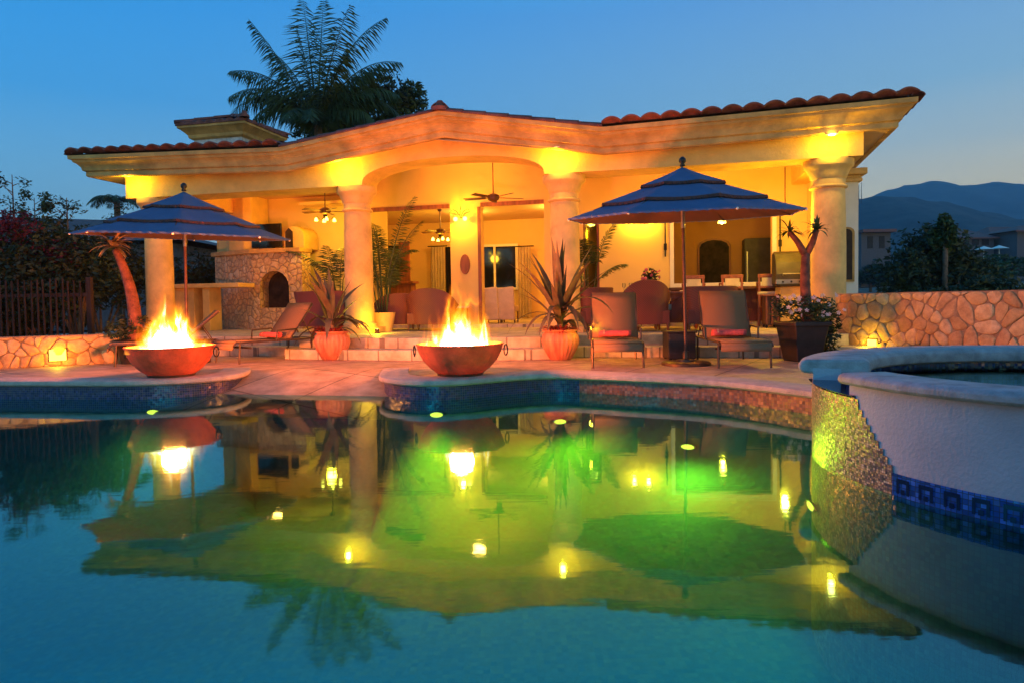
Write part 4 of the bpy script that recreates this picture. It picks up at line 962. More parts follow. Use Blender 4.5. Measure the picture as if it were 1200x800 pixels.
# ------------------------------------------------------------------ parasols
def parasol(p, tilt, rz, label, Ht=3.02, basew=.36, lean=3.4, roll=0):
    e = thing('parasol', p, label, 'parasol', 'three-tiered blue parasols', rz=rz, local=True)
    T = Matrix.Rotation(tilt, 4, 'Y')
    T0 = T; T2 = T @ Matrix.Translation((0, 0, 2.35)) @ Matrix.Rotation(-rz, 4, 'Z') @ Matrix.Rotation(R(lean), 4, 'X') @ Matrix.Rotation(roll, 4, 'Y') @ Matrix.Rotation(rz, 4, 'Z') @ Matrix.Translation((0, 0, -2.35))
    def put(mb): mb.v = [T @ q for q in mb.v]; return mb
    MB().lathe([(0, 0), (basew, 0), (basew, .035), (basew * .94, .05), (.14, .055), (.13, .08), (.05, .09), (.045, .2), (0, .2)], seg=36).build('base', 'bronze', e, smooth=40)
    put(MB().tube([(0, 0, .05), (0, 0, 2.05)], .024, 12)).build('pole', 'polewood', e, smooth=40)
    put(MB().tube([(0, 0, 2.02), (0, 0, 2.3)], .032, 12).tube([(0, 0, 2.3), (0, 0, Ht - .08)], .02, 10)).build('upper_pole', 'steel', e, smooth=40)
    T = T2
    put(MB().lathe([(.03, 2.3), (.075, 2.31), (.08, 2.35), (.03, 2.37)], seg=20)).build('hub', 'black', e, smooth=40)
    put(MB().lathe([(.03, Ht - .1), (.045, Ht - .085), (.03, Ht - .06), (.055, Ht - .03), (.05, Ht + .01), (.02, Ht + .04), (0, Ht + .045)], seg=16)).build('finial', 'black', e, smooth=True)
    def zc(r_): return Ht - .13 - (Ht - .13 - 2.27) * (r_ / 1.73) ** .86
    tiers = [(.02, .63, .03), (.50, 1.22, -.02), (1.08, 1.73, -.07)]
    for ti, (r0, r1, dz) in enumerate(tiers):
        vs = []; fs = []; na = 64; nr = 7
        for j in range(nr + 1):
            t = j / nr
            for k in range(na):
                a = 2 * PI * k / na; g = (k % 8) / 8; oct_ = math.cos(PI / 8) / math.cos((g - .5) * PI / 4)
                oct_ = 1 - (1 - oct_) * .95 if False else oct_
                sagr = (abs(math.sin(PI * g)))
                r_ = (r0 + (r1 - r0) * t) * (math.cos(PI / 8) / math.cos(g * PI / 4 - PI / 8)) * 1.0
                r_ *= 1 - .03 * sagr * t
                sag = -.035 * sagr * (r_ / 1.73) + (.03 * sagr * t ** 3 if ti == 2 else .0)
                vs.append(Vector((math.cos(a) * r_, math.sin(a) * r_, zc(r0 + (r1 - r0) * t) + dz + sag)))
        fs = [(j * na + k, j * na + (k + 1) % na, (j + 1) * na + (k + 1) % na, (j + 1) * na + k) for j in range(nr) for k in range(na)]
        cv = put(MB().add(vs, fs)).build('canopy' if ti == 2 else 'canopy_tier', 'canopy', e, smooth=30)
        so_ = cv.modifiers.new('thick', 'SOLIDIFY'); so_.thickness = .006
        ln_ = put(MB().add([q - UZ * .014 for q in vs], fs)).build('lining', 'lining', cv, smooth=30)
        # ruffled dark trim along the hem
        q = MB(); hv_ = []; last = vs[nr * na:]
        for k in range(na * 3 + 1):
            i0 = (k // 3) % na; i1 = (i0 + 1) % na; pt = last[i0].lerp(last[i1], (k % 3) / 3); rf__ = .012 * math.sin(k * 1.9); out_ = Vector((pt.x, pt.y, 0)).normalized()
            hh = .035 if ti < 2 else .022
            hv_ += [pt + out_ * .004 + UZ * .006, pt + out_ * (.018 + rf__) - UZ * (hh + .006 * math.sin(k * 2.7))]
        q.add(hv_, [(2 * k, 2 * k + 2, 2 * k + 3, 2 * k + 1) for k in range(na * 3)])
        put(q).build('trim', 'trim' if ti < 2 else 'canopy', cv)
    for k in range(8):
        a = 2 * PI * k / 8; dx = Vector((math.cos(a), math.sin(a), 0))
        rb = put(MB().tube([dx * .03 + UZ * (Ht - .2), dx * .9 + UZ * (zc(.9) - .06), dx * 1.71 + UZ * (zc(1.73) - .09)], [.012, .012, .008], 6)).build('rib', 'bronze', e)
        put(MB().tube([dx * .07 + UZ * 2.34, dx * .95 + UZ * (zc(.95) - .07)], .009, 6)).build('strut', 'bronze', rb)
        put(MB().sphere(dx * 1.73 + UZ * (zc(1.73) - .09), .018, 8, 6)).build('rib_tip', 'white', rb, smooth=True)
    return e
pr = AZ(804, 427, 0)
parasol((pr.x, pr.y, 0), R(-.9), R(8), 'large three-tiered blue parasol on a round bronze base between the two facing loungers')
pl_ = AY(219, 400, 11.9)
parasol((pl_.x, pl_.y, 0), R(.6), R(20), 'three-tiered blue parasol behind the left fire bowl, underside lit red', 3.07, lean=3.2, roll=R(1.5))

# ------------------------------------------------------------------ sun loungers
def lounger(label, loc, rz, ang=63, group='sling sun loungers on the deck'):
    """foot end towards -y, head end towards +y"""
    e = thing('sun_lounger', (0, 0, 0), label, 'sun lounger', group, local=True)
    W = .355; SH = .36
    def rail(mb, pts, r_=.017): return mb.tube(pts, r_, 8)
    mb = MB()
    for k in (-1, 1):
        rail(mb, [(k * W, -.02, SH - .05), (k * W, .04, SH), (k * W, 1.7, SH)])
    rail(mb, [(-W, 1.7, SH), (W, 1.7, SH)]); rail(mb, [(-W, .3, SH - .1), (W, .3, SH - .1)])
    mb.build('frame', 'bronze', e, smooth=40)
    for x, y in ((-W, .1), (W, .1), (-W, 1.55), (W, 1.55)):
        MB().tube([(x, y, SH), (x * 1.02, y - .03, 0)], .016, 8).build('leg', 'bronze', e, smooth=40)
    mb = MB(); prof = [(-.045, SH - .12), (-.035, SH - .04), (0, SH - .005), (.05, SH + .014), (.5, SH + .004), (1.05, SH + .012)]
    for i in range(len(prof) - 1):
        (a, za), (b, zb_) = prof[i], prof[i + 1]; q = len(mb.v)
        mb.add([(-W + .01, a, za), (W - .01, a, za), (W - .01, b, zb_), (-W + .01, b, zb_)], [(0, 1, 2, 3)])
    se = mb.build('seat_sling', 'sling', e, smooth=True); so_ = se.modifiers.new('t', 'SOLIDIFY'); so_.thickness = .02
    mb = MB(); c, s_ = math.cos(R(ang)), math.sin(R(ang)); n_ = 6
    for i in range(n_ + 1):
        t = i / n_ * .80; bow = .02 * math.sin(PI * i / n_)
        for x in (-W + .005, 0, W - .005):
            mb.v.append(Vector((x, 1.08 + t * c + bow * s_, SH + .01 + t * s_ - bow * c + (.008 if x else 0))))
    for i in range(n_):
        for k in (0, 1): mb.f.append((i * 3 + k, i * 3 + k + 1, i * 3 + k + 4, i * 3 + k + 3))
    bs = mb.build('backrest', 'sling', e, smooth=True); so_ = bs.modifiers.new('t', 'SOLIDIFY'); so_.thickness = .02
    mb = MB()
    for k in (-1, 1): rail(mb, [(k * W, 1.08, SH), (k * W, 1.08 + .8 * c, SH + .8 * s_)], .015)
    rail(mb, [(-W, 1.08 + .8 * c, SH + .8 * s_), (W, 1.08 + .8 * c, SH + .8 * s_)], .015)
    mb.build('back_frame', 'bronze', bs, smooth=40)
    mb = MB()
    for k in (-1, 1): mb.tube([(k * (W - .02), 1.08 + .45 * c, SH + .45 * s_), (k * (W - .02), 1.6, SH)], .01, 6)
    mb.build('back_prop', 'bronze', bs)
    for k in (-1, 1):
        MB().tube([(k * (W + .03), .78, SH), (k * (W + .035), .8, SH + .17), (k * (W + .035), 1.2, SH + .19), (k * (W + .02), 1.24, SH + .12)], .015, 8).build('armrest', 'bronze', e, smooth=40)
    return place(e, loc, rz, label)
def towel(loc, rz, label, ln=.5, r_=.068):
    e = thing('rolled_towel', (0, 0, 0), label, 'towel', 'rolled pink towels on the loungers', local=True)
    mb = MB(); n_ = 46; vs = []
    for x in [(-.5 + i / 8) * ln for i in range(9)]:
        for i in range(n_ + 1):
            a = i / n_ * 2 * PI * 2.6; rr = .012 + (r_ - .012) * (i / n_); wob = 1 + .05 * math.sin(x * 30 + a)
            vs.append(Vector((x + .006 * math.sin(a), math.cos(a) * rr * wob * 1.15, math.sin(a) * rr * wob * .9 + r_)))
    fs = [(j * (n_ + 1) + i, j * (n_ + 1) + i + 1, (j + 1) * (n_ + 1) + i + 1, (j + 1) * (n_ + 1) + i) for j in range(8) for i in range(n_)]
    o = mb.add(vs, fs).build('roll', 'towel', e, smooth=True); m_ = o.modifiers.new('t', 'SOLIDIFY'); m_.thickness = .007
    mb = MB(); vs = []
    for x in (-ln * .36, -ln * .31):
        for i in range(17):
            a = -.6 + i / 16 * 3.6; vs.append(Vector((x, math.cos(a) * (r_ + .005) * 1.15, math.sin(a) * (r_ + .005) * .92 + r_)))
    mb.add(vs, [(i, i + 1, 18 + i, 17 + i) for i in range(16)]).build('stripe', 'towel2', e, smooth=True)
    return place(e, loc, rz, label)
lA = AZ(724, 431); lB = AZ(873, 431)
def along(p, rz, d, z): return Vector((p.x, p.y, 0)) + Matrix.Rotation(rz, 3, 'Z') @ Vector((0, d, 0)) + UZ * z
rA, rB = R(-6), R(-4)
lounger('tan sling lounger facing the pool between the red pot and the big parasol', (lA.x, lA.y - .05, 0), rA)
towel(along(lA, rA, .92, .375), rA + .03, 'rolled pink towel on the lounger left of the big parasol pole')
lounger('tan sling lounger facing the pool between the big parasol and the black planter', (lB.x, lB.y - .05, 0), rB)
towel(along(lB, rB, .92, .375), rB - .04, 'rolled pink towel on the lounger right of the big parasol pole')
lC = AZ(262, 426); rC = R(-37)
lounger('tan sling lounger turned sideways in front of the stone fireplace with a towel', (lC.x, lC.y, 0), rC, 52)
towel(along(lC, rC, .93, .375), rC, 'rolled pink towel on the sideways lounger near the fireplace')
lD = AZ(130, 428); rD = R(-62)
lounger('tan sling lounger half hidden behind the left fire bowl near the low stone wall', (lD.x, lD.y, 0), rD, 40)
# dark woven cube table
c = AZ(800, 422); e = thing('side_table', (c.x, c.y + .2, 0), 'dark woven cube side table behind the base of the big parasol', 'side table')
MB().box((c.x, c.y + .24, .225), (.44, .44, .41)).build('body', 'darkpot', e, bevel=.015); MB().box((c.x, c.y + .24, .445), (.48, .48, .03)).build('top', 'darkpot', e, bevel=.01)
for dx in (-.18, .18):
    for dy in (.06, .42): MB().box((c.x + dx, c.y + dy, .01), (.04, .04, .02)).build('foot', 'black', e)

# ------------------------------------------------------------------ wicker furniture on the terrace
def wicker_seat(name, label, cat, loc, rz, width=.75, hb=.95, round_=True, group=None):
    """a tub chair or sofa; its back towards -y"""
    e = thing(name, (0, 0, 0), label, cat, group, local=True)
    hw_ = width / 2; mb = MB(); vs = []; n_ = 28; th = .05
    for i in range(n_ + 1):
        t = i / n_; a = PI * (1.0 + t)            # around the back, from left arm to right arm
        ex = 2.6
        cx = math.copysign(abs(math.cos(a)) ** (2 / ex), math.cos(a)) * hw_; cy_ = -abs(math.sin(a)) ** (2 / ex) * .36
        q = math.sin(PI * t)
        zt = .56 + (hb - .56) * (q ** 1.1 if round_ else min(1, q * 2.2) ** .8)
        for (f_, z) in ((1, .14), (1.02, .4), (1.0, (zt + .4) / 2), (1.07, zt), (1.03, zt + .012), (.9, zt - .02), (.88, .42)):
            vs.append(Vector((cx * f_ * (1 + .04 * (z > .5)), cy_ * f_ + .05, z)))
    m_ = 7; fs = [(i * m_ + k, (i + 1) * m_ + k, (i + 1) * m_ + k + 1, i * m_ + k + 1) for i in range(n_) for k in range(m_ - 1)]
    fs += [tuple(range(m_)), tuple(range(n_ * m_, (n_ + 1) * m_))[::-1]]
    mb.add(vs, fs).build('shell', 'wicker', e, smooth=50)
    MB().box((0, .06, .27), (width * .93, .66, .26)).build('seat_base', 'wicker', e, bevel=.02)
    MB().box((0, .06, .45), (width * .74, .5, .12)).build('seat_cushion', 'cushion', e, bevel=.035)
    MB().box((0, -.17, .64), (width * .6, .1, .3)).build('back_cushion', 'cushion', e, bevel=.04)
    for x in (-hw_ * .85, hw_ * .85):
        for y in (-.24, .34): MB().tube([(x, y, .16), (x * 1.03, y * 1.05, 0)], [.03, .02], 8).build('leg', 'wood', e)
    return place(e, loc, rz, label)
def onterr(px, py, z=TZ): return AZ(px, py, z)
WG = 'red brown wicker armchairs'
def seat_at(px, Y, *a, **k): p = AY(px, 380, Y); k['loc'] = (p.x, p.y, k.pop('z', TZ)); return wicker_seat(*a, **k)
seat_at(755, 13.3, 'wicker_armchair', 'round backed red wicker armchair seen from behind, at the near side of the dining table', 'armchair', rz=R(4), width=.92, hb=.98, group=WG)
seat_at(832, 13.2, 'wicker_armchair', 'low square backed red wicker armchair behind the right lounger', 'armchair', rz=R(-10), width=.95, hb=.84, round_=False, group=WG)
seat_at(789, 14.1, 'wicker_armchair', 'red wicker armchair turned sideways at the dining table, beside the parasol pole', 'armchair', rz=R(80), width=.7, hb=.86, group=WG)
seat_at(695, 13.9, 'wicker_armchair', 'dark wicker armchair half hidden between the striped pot and the left facing lounger', 'armchair', rz=R(12), width=.75, hb=.86, round_=False, group=WG)
seat_at(507, 15.3, 'wicker_armchair', 'curved back red wicker armchair left of the middle flames, under the left opening', 'armchair', rz=R(-14), width=1.1, hb=.93, group=WG)
seat_at(466, 15.8, 'wicker_armchair', 'red wicker armchair right beside the second column', 'armchair', rz=R(20), width=1.0, hb=.84, group=WG)
seat_at(380, 15.2, 'wicker_armchair', 'dark wicker armchair behind the sideways lounger and the left striped pot', 'armchair', rz=R(-30), width=1.5, hb=.9, group=WG, round_=False)
# coffee table between
p = AY(505, 366, 16.6)
e = thing('coffee_table', (p.x, p.y, IZ), 'low cream table behind the wicker armchairs in front of the pier', 'table')
MB().box((p.x + .3, p.y, .86), (1.3, .7, .05)).build('top', 'cushion', e, bevel=.01)
for dx in (-.25, .85):
    for dy in (-.3, .3): MB().box((p.x + dx, p.y + dy, .65), (.07, .07, .4)).build('leg', 'wood', e)
# leaning cream panels (folded screens) under the window
for i, (px, lab) in enumerate(((575, 'left of the two cream lounge chair backs below the living room window'), (594, 'right of the two cream lounge chair backs below the living room window'))):
    p = AY(px, 373, 17.2); e = thing('slipper_chair', (p.x, p.y, IZ), lab, 'chair', 'cream upholstered chairs in the room', rz=R(-12)); X = Matrix.Translation((p.x, p.y, IZ)) @ Matrix.Rotation(R(-12), 4, 'Z')
    def put(mb): mb.v = [X @ q for q in mb.v]; return mb
    a = MB(); vs = [(-.21, -.02, .08), (.21, -.02, .08), (.21, .08, .08), (-.21, .08, .08), (-.24, -.2, .86), (.22, -.22, .9), (.22, -.12, .92), (-.24, -.1, .88)]
    a.add(vs, [(0, 3, 2, 1), (4, 5, 6, 7), (0, 1, 5, 4), (1, 2, 6, 5), (2, 3, 7, 6), (3, 0, 4, 7)]); put(a).build('backrest', 'cushion', e, bevel=.03)
    put(MB().box((0, .3, .36), (.44, .5, .16))).build('seat', 'cushion', e, bevel=.04)
    for x in (-.18, .18):
        for y in (.1, .5): put(MB().tube([(x, y, .29), (x, y, 0)], .018, 6)).build('leg', 'wood', e)
# dining table with flowers and glasses
p = AY(765, 336, 14.2)
e = thing('dining_table', (p.x, p.y, TZ), 'long red wood dining table behind the round backed armchair', 'table')
TT = 1.13
MB().box((p.x, p.y, TT - .025), (1.95, .95, .05), rz=R(-6)).build('top', 'redwood', e, bevel=.01)
MB().box((p.x, p.y, TT - .09), (1.75, .8, .08), rz=R(-6)).build('apron', 'redwood', e)
for dx in (-.8, .8):
    for dy in (-.36, .36): MB().lathe([(.02, TZ), (.045, TZ + .05), (.03, TZ + .2), (.05, TZ + .45), (.03, TZ + .55), (.05, TT - .05)], (p.x + dx, p.y + dy, 0), 12).build('leg', 'redwood', e, smooth=40)
for dx in (.45, .62): MB().tube([(p.x + dx, p.y - .36, TZ + .3), (p.x + dx, p.y + .36, TZ + .3)], .02, 6).build('stretcher', 'redwood', e)
fp = AY(763, 333, 14.15); fz = TT
e = thing('flower_vase', (fp.x, fp.y, fz), 'small dark vase of pink flowers and greenery on the dining table', 'vase of flowers')
MB().lathe([(0, fz), (.05, fz), (.075, fz + .05), (.07, fz + .1), (.04, fz + .14), (.05, fz + .16), (.04, fz + .15), (0, fz + .1)], (fp.x, fp.y, 0), 20).build('vase', 'darkpot', e, smooth=True)
MB().leaves((fp.x, fp.y, fz + .32), (.2, .16, .19), 260, .045, 4).build('foliage', 'leafd', e)
a = MB(); rr = random.Random(5)
for k in range(12): a.sphere((fp.x + rr.uniform(-.2, .2), fp.y + rr.uniform(-.16, .1), fz + rr.uniform(.2, .46)), rr.uniform(.02, .042), 8, 6)
a.build('blossom', 'petal', e, smooth=True)
for k, (dx, lab) in enumerate(((-.44, 'stemmed glass at the left end of the dining table'), (-.36, 'second stemmed glass from the left end of the dining table'), (-.55, 'short stemmed glass at the very edge of the dining table'))):
    gp = Vector((fp.x + dx, fp.y + .08 * (k - 1), TT)); g_ = MB().lathe([(.03, 0), (.004, .006), (.004, .08), (.03, .11), (.036, .15), (.03, .19)], gp, 14).build('wine_glass', 'glassclear', smooth=True)
    tag(g_, lab, 'glass', 'glasses on the dining table')
# bar stools
def stool(label, px, Y, rz):
    e = thing('bar_stool', (0, 0, 0), label, 'bar stool', 'bar stools at the window bar', local=True)
    for x in (-.2, .2):
        MB().box((x, -.2, .55), (.045, .045, 1.1)).build('leg', 'redwood', e, bevel=.006); MB().box((x, .2, .34), (.045, .045, .68)).build('leg', 'redwood', e, bevel=.006)
    MB().box((0, 0, .71), (.46, .46, .07)).build('seat', 'cushion', e, bevel=.025)
    MB().box((0, -.2, 1.08), (.46, .05, .08)).box((0, -.2, .84), (.4, .04, .05)).build('back_rail', 'redwood', e, bevel=.012)
    MB().box((0, -.2, .955), (.3, .03, .19)).build('back_panel', 'cushion', e, bevel=.008)
    for z in (.2, .42): MB().box((0, .2, z), (.38, .025, .03)).box((0, -.2, z), (.38, .025, .03)).build('footrest', 'redwood', e)
    for k in (-1, 1): MB().tube([(k * .22, -.2, .92), (k * .24, .05, .94), (k * .22, .2, .72)], .018, 6).build('armrest', 'redwood', e)
    p = AY(px, 380, Y); return place(e, (p.x, p.y, TZ), rz, label)
stool('bar stool just right of the parasol pole, red frame and cream back panel', 813, 15.0, R(-14)); stool('middle bar stool in front of the window bar, red frame and cream back panel', 857, 14.9, R(-12)); stool('bar stool nearest the grill, red frame and cream back panel', 901, 14.75, R(-18))
# grill counter, grill, slatted cabinet
kc = thing('grill_counter', H(4.3, 1.2, TZ), 'built-in plastered yellow counter under the grill by the last column', 'counter')
s0, _ = hv(915, 380, 1.0); s1 = 5.3
MB().hbox(s0, s1, 1.0, 1.75, TZ, 1.19).build('body', 'plaster', kc, bevel=.01); MB().hbox(s0 - .05, s1, .95, 1.8, 1.19, 1.235).build('worktop', 'iron', kc, bevel=.008)
gr = thing('gas_grill', H(4.6, 1.3, 1.23), 'large stainless barbecue with closed hood on the counter', 'grill')
s0, _ = hv(908, 300, 1.2); s1 = hv(952, 300, 1.2)[0]
prof = [(1.02, 1.24), (1.02, 1.44), (1.1, 1.68), (1.26, 1.86), (1.46, 1.92), (1.64, 1.86), (1.68, 1.24)]
a = MB(); n_ = len(prof); a.add([H(s0, v, z) for v, z in prof] + [H(s1, v, z) for v, z in prof], [(i, (i + 1) % n_, n_ + (i + 1) % n_, n_ + i) for i in range(n_)] + [tuple(range(n_)), tuple(range(n_, 2 * n_))[::-1]]); a.build('hood', 'gunmetal', gr, bevel=.015)
MB().tube([H(s0 + .12, 1.0, 1.42), H(s0 + .12, .93, 1.44), H(s1 - .1, .93, 1.44), H(s1 - .1, 1.0, 1.42)], .014, 8).build('handle', 'steel', gr, smooth=40)
MB().hbox(s0 - .01, s1 + .01, .97, 1.015, 1.24, 1.33).build('control_panel', 'steel', gr, bevel=.006)
for k in range(4):
    q = H(s0 + .12 + k * (s1 - s0 - .24) / 3, .96, 1.285); MB().sphere(q, .022, 10, 6).build('knob', 'black', gr, smooth=True)
MB().sphere(H((s0 + s1) / 2 + .12, 1.03, 1.47), .035, 12, 8, (1, .4, 1)).build('thermometer', 'black', gr, smooth=True)
s0, _ = hv(896, 380, 1.2); s1 = hv(912, 380, 1.2)[0]
cb = thing('slatted_cart', H(s0, 1.2, TZ), 'narrow red slatted wooden trolley beside the yellow counter', 'trolley')
MB().hbox(s0, s1, 1.1, 1.6, TZ + .06, 1.0).build('carcass', 'wood', cb, bevel=.006)
MB().hbox(s0 - .03, s1 + .02, 1.02, 1.66, 1.0, 1.04).build('top', 'redwood', cb, bevel=.006)
a = MB()
for k in range(3): 
    q = s0 + .02 + k * (s1 - s0 - .04) / 2; a.hbox(q - .018, q + .018, 1.04, 1.095, TZ + .08, .98)
a.build('slat_door', 'redwood', cb, bevel=.004)
for k in range(4): MB().sphere(H(s0 + (.03 if k % 2 else s1 - s0 - .03), 1.15 + .4 * (k // 2), TZ + .03), .03, 8, 6).build('castor', 'black', cb, smooth=True)
# objects seen through the bar opening
kt = thing('arched_oven', H(3, 6.1, IZ), 'dark arched oven opening in the back wall of the kitchen', 'oven')
a0 = hv(820, 312, 6.15); a1 = hv(854, 281, 6.15); w_ = a1[0] - a0[0]
pl = [(a0[0], IZ + .7), (a1[0], IZ + .7), (a1[0], a1[1] - .2)] + [(a0[0] + w_ / 2 + w_ / 2 * math.cos(a), a1[1] - .2 + .2 * math.sin(a)) for a in (R(30), R(60), R(90), R(120), R(150))] + [(a0[0], a1[1] - .2)]
MB().wallprism(pl, 6.1, 6.19).build('oven_opening', 'soot', kt)
cen = a0[0] + w_ / 2; MB().wallprism([((x - cen) * 1.14 + cen, z + (.05 if z > 2 else 0)) for x, z in pl], 6.14, 6.196).build('oven_frame', 'redwood', kt)
fg = thing('refrigerator', H(4, 5.8, IZ), 'tall steel refrigerator right of the arched oven, seen through the bar opening', 'refrigerator')
a0 = hv(872, 300, 5.6); MB().hbox(a0[0], a0[0] + .85, 5.5, 6.15, IZ, 2.55).build('body', 'gunmetal', fg, bevel=.02); MB().hbox(a0[0] + .05, a0[0] + .08, 5.44, 5.47, 1.2, 2.2).build('handle', 'steel', fg)
MB().hbox(a0[0] + .01, a0[0] + .84, 5.485, 5.498, 1.25, 2.54).build('door', 'gunmetal', fg, bevel=.004)
cn = thing('kitchen_counter', H(3, 5.4, IZ), 'dark kitchen counter below the oven behind the bar window', 'counter')
a0 = hv(795, 300, 5.6); MB().hbox(a0[0], a0[0] + 2.2, 5.45, 6.1, IZ, 1.33).build('cabinet', 'redwood', cn, bevel=.01); MB().hbox(a0[0] - .02, a0[0] + 2.22, 5.4, 6.1, 1.33, 1.37).build('worktop', 'iron', cn, bevel=.006)
def pendant(px, py, v, label, power, r_=.1, ch=3.85, col=YEL):
    p = hvP(px, py, v); e = thing('pendant_lamp', p, label, 'pendant lamp')
    MB().tube([p + UZ * .1, Vector((p.x, p.y, ch))], .008, 6).build('rod', 'iron', e)
    MB().lathe([(.02, .12), (r_ * .7, .07), (r_, 0), (r_ * .95, -.02)], p, 20).build('lamp_shade', 'lampglass', e, smooth=True)
    MB().sphere(p + UZ * .0, r_ * .4, 10, 8).build('bulb', 'lamp', e, smooth=True)
    lamp('light', p - UZ * .13, power, col, .06, parent=e)
pendant(846, 261, 4.4, 'glowing pendant lamp hanging in the kitchen behind the bar window', 30)
def chandelier(px, py, v, label, power, r_=.2, ch=3.6):
    p = hvP(px, py, v); e = thing('chandelier', p, label, 'chandelier')
    MB().tube([p + UZ * .15, Vector((p.x, p.y, ch))], .01, 6).sphere(p + UZ * .1, .04, 10, 8).build('rod', 'iron', e)
    for k in range(6):
        a = 2 * PI * k / 6; d = HU * math.cos(a) + HV * math.sin(a)
        ar = MB().tube([p + UZ * .08, p + d * r_ * .5 - UZ * .06, p + d * r_ * .95, p + d * r_ + UZ * .05], .008, 5).build('arm', 'iron', e, smooth=True)
        MB().sphere(p + d * r_ + UZ * .09, .042, 10, 8).build('bulb', 'lampglass', ar, smooth=True)
    lamp('light', p - UZ * .15, power, YEL, .1, parent=e)
chandelier(687, 268, 3.05, 'crystal chandelier glowing behind the glazed door right of the third column', 40, .17, 3.9)
# ceiling fans
def fan(px, py, v, label, ch, r_=.62, light=None, rot=.3):
    p = hvP(px, py, v); e = thing('ceiling_fan', p, label, 'ceiling fan', 'ceiling fans')
    MB().tube([p + UZ * .08, Vector((p.x, p.y, ch))], .013, 8).lathe([(0, ch - .001), (.07, ch - .004), (.06, ch - .05), (0, ch - .07)], (p.x, p.y, 0), 16).build('rod', 'wood', e, smooth=40)
    MB().lathe([(0, .1), (.06, .09), (.13, .05), (.14, 0), (.12, -.05), (.06, -.08), (0, -.09)], p, 24).build('motor', 'wood', e, smooth=40)
    for k in range(5):
        a = 2 * PI * k / 5 + rot; X = Matrix.Translation(p) @ Matrix.Rotation(a, 4, 'Z') @ Matrix.Rotation(R(12), 4, 'X')
        q = MB().box((.14 + (r_ - .14) / 2 + .04, 0, 0), (r_ - .18, .13, .012)).box((.15, 0, 0), (.14, .04, .014)); q.v = [X @ x for x in q.v]; q.build('blade', 'wood', e, bevel=.004)
    if light:
        MB().tube([p - UZ * .08, p - UZ * .14], .05, 10).build('light_kit', 'iron', e)
        for k in range(4):
            a = 2 * PI * k / 4 + .4; d = Vector((math.cos(a), math.sin(a), 0))
            ar = MB().tube([p - UZ * .12, p - UZ * .22 + d * .1, p - UZ * .12 + d * .22, p - UZ * .2 + d * .24], .008, 5).build('arm', 'iron', e, smooth=True)
            MB().lathe([(.015, 0), (.04, -.05), (.045, -.08), (.035, -.09), (0, -.08)], p - UZ * .16 + d * .22, 14).build('lamp_shade', 'lampglass', ar, smooth=True)
        lamp('light', p - UZ * .42, light, YEL, .12, parent=e)
fan(578, 232, 1.3, 'dark five-bladed ceiling fan on a long rod under the arched veranda', 4.42, .68)
fan(381, 248, 2.0, 'dark ceiling fan with glowing iron light kit left of the second column', 3.9, .62, 55)
fan(516, 272, 4.9, 'ceiling fan with a lit kit inside the living room, left opening', 3.62, .55, 45)
# television, cabinet, plaque
p0 = hv(455, 288, 5.6); p1 = hv(462, 320, 5.6)
tv = thing('tv_cabinet', H(p0[0], 5.8, IZ), 'carved red wood cabinet holding a dark television, inside the left opening', 'cabinet')
a0 = hv(452, 331, 5.6); a1 = hv(479, 283, 5.6)
MB().hbox(a0[0] - .3, a1[0] + .1, 5.6, 6.1, a0[1] - .05, a0[1] + .02).build('shelf', 'redwood', tv, bevel=.01)
MB().hbox(a0[0] - .3, a1[0], 5.7, 6.1, IZ, a0[1] - .05).build('base', 'redwood', tv)
MB().hbox(a0[0] - .2, a0[0] + .4, 5.75, 5.82, a0[1] + .1, a1[1] - .1).build('screen', 'tvglass', tv, bevel=.01)
MB().hbox(a0[0] + .42, a1[0], 5.64, 5.7, a0[1] + .02, a1[1]).build('door', 'redwood', tv, bevel=.01)
p = hvP(545, 310, W0 - .01)
e = MB(); vs = [p - HV * .03 + HU * math.cos(a) * .12 + UZ * math.sin(a) * .24 for a in [2 * PI * k / 24 for k in range(24)]] + [p + HU * math.cos(a) * .13 + UZ * math.sin(a) * .25 for a in [2 * PI * k / 24 for k in range(24)]]
e.add(vs, [(k, (k + 1) % 24, 24 + (k + 1) % 24, 24 + k) for k in range(24)] + [tuple(range(24))]); tag(e.build('wall_plaque', 'redwood', smooth=40), 'oval reddish plaque on the pier below the iron wall lamp', 'plaque')
p = hvP(920, 246, .55); e = thing('ceiling_light', p, 'small round light glowing behind the canopy edge by the last column', 'ceiling light')
MB().lathe([(.0, .04), (.05, .03), (.075, 0), (.05, -.03), (0, -.04)], p, 16).build('lens', 'lamp', e, smooth=True); MB().tube([p, Vector((p.x, p.y, 3.9))], .01, 6).build('rod', 'iron', e)
lamp('light', p - UZ * .1, 110, YEL, .06, parent=e)

# ------------------------------------------------------------------ outdoor fireplace
fpz = thing('outdoor_fireplace', H(-8.5, 2.4, 0), 'rough stone corner fireplace with arched firebox, plaster mantel and chimney breast', 'fireplace')
fL, _ = hv(246, 300, 2.7); fM, _ = hv(293, 300, 2.2); fR, _ = hv(358, 300, 2.5)
mz = hv(300, 297, 2.2)[1]
ax0, az0 = hv(305, 361, 2.3); ax1, az1 = hv(338, 317, 2.3)
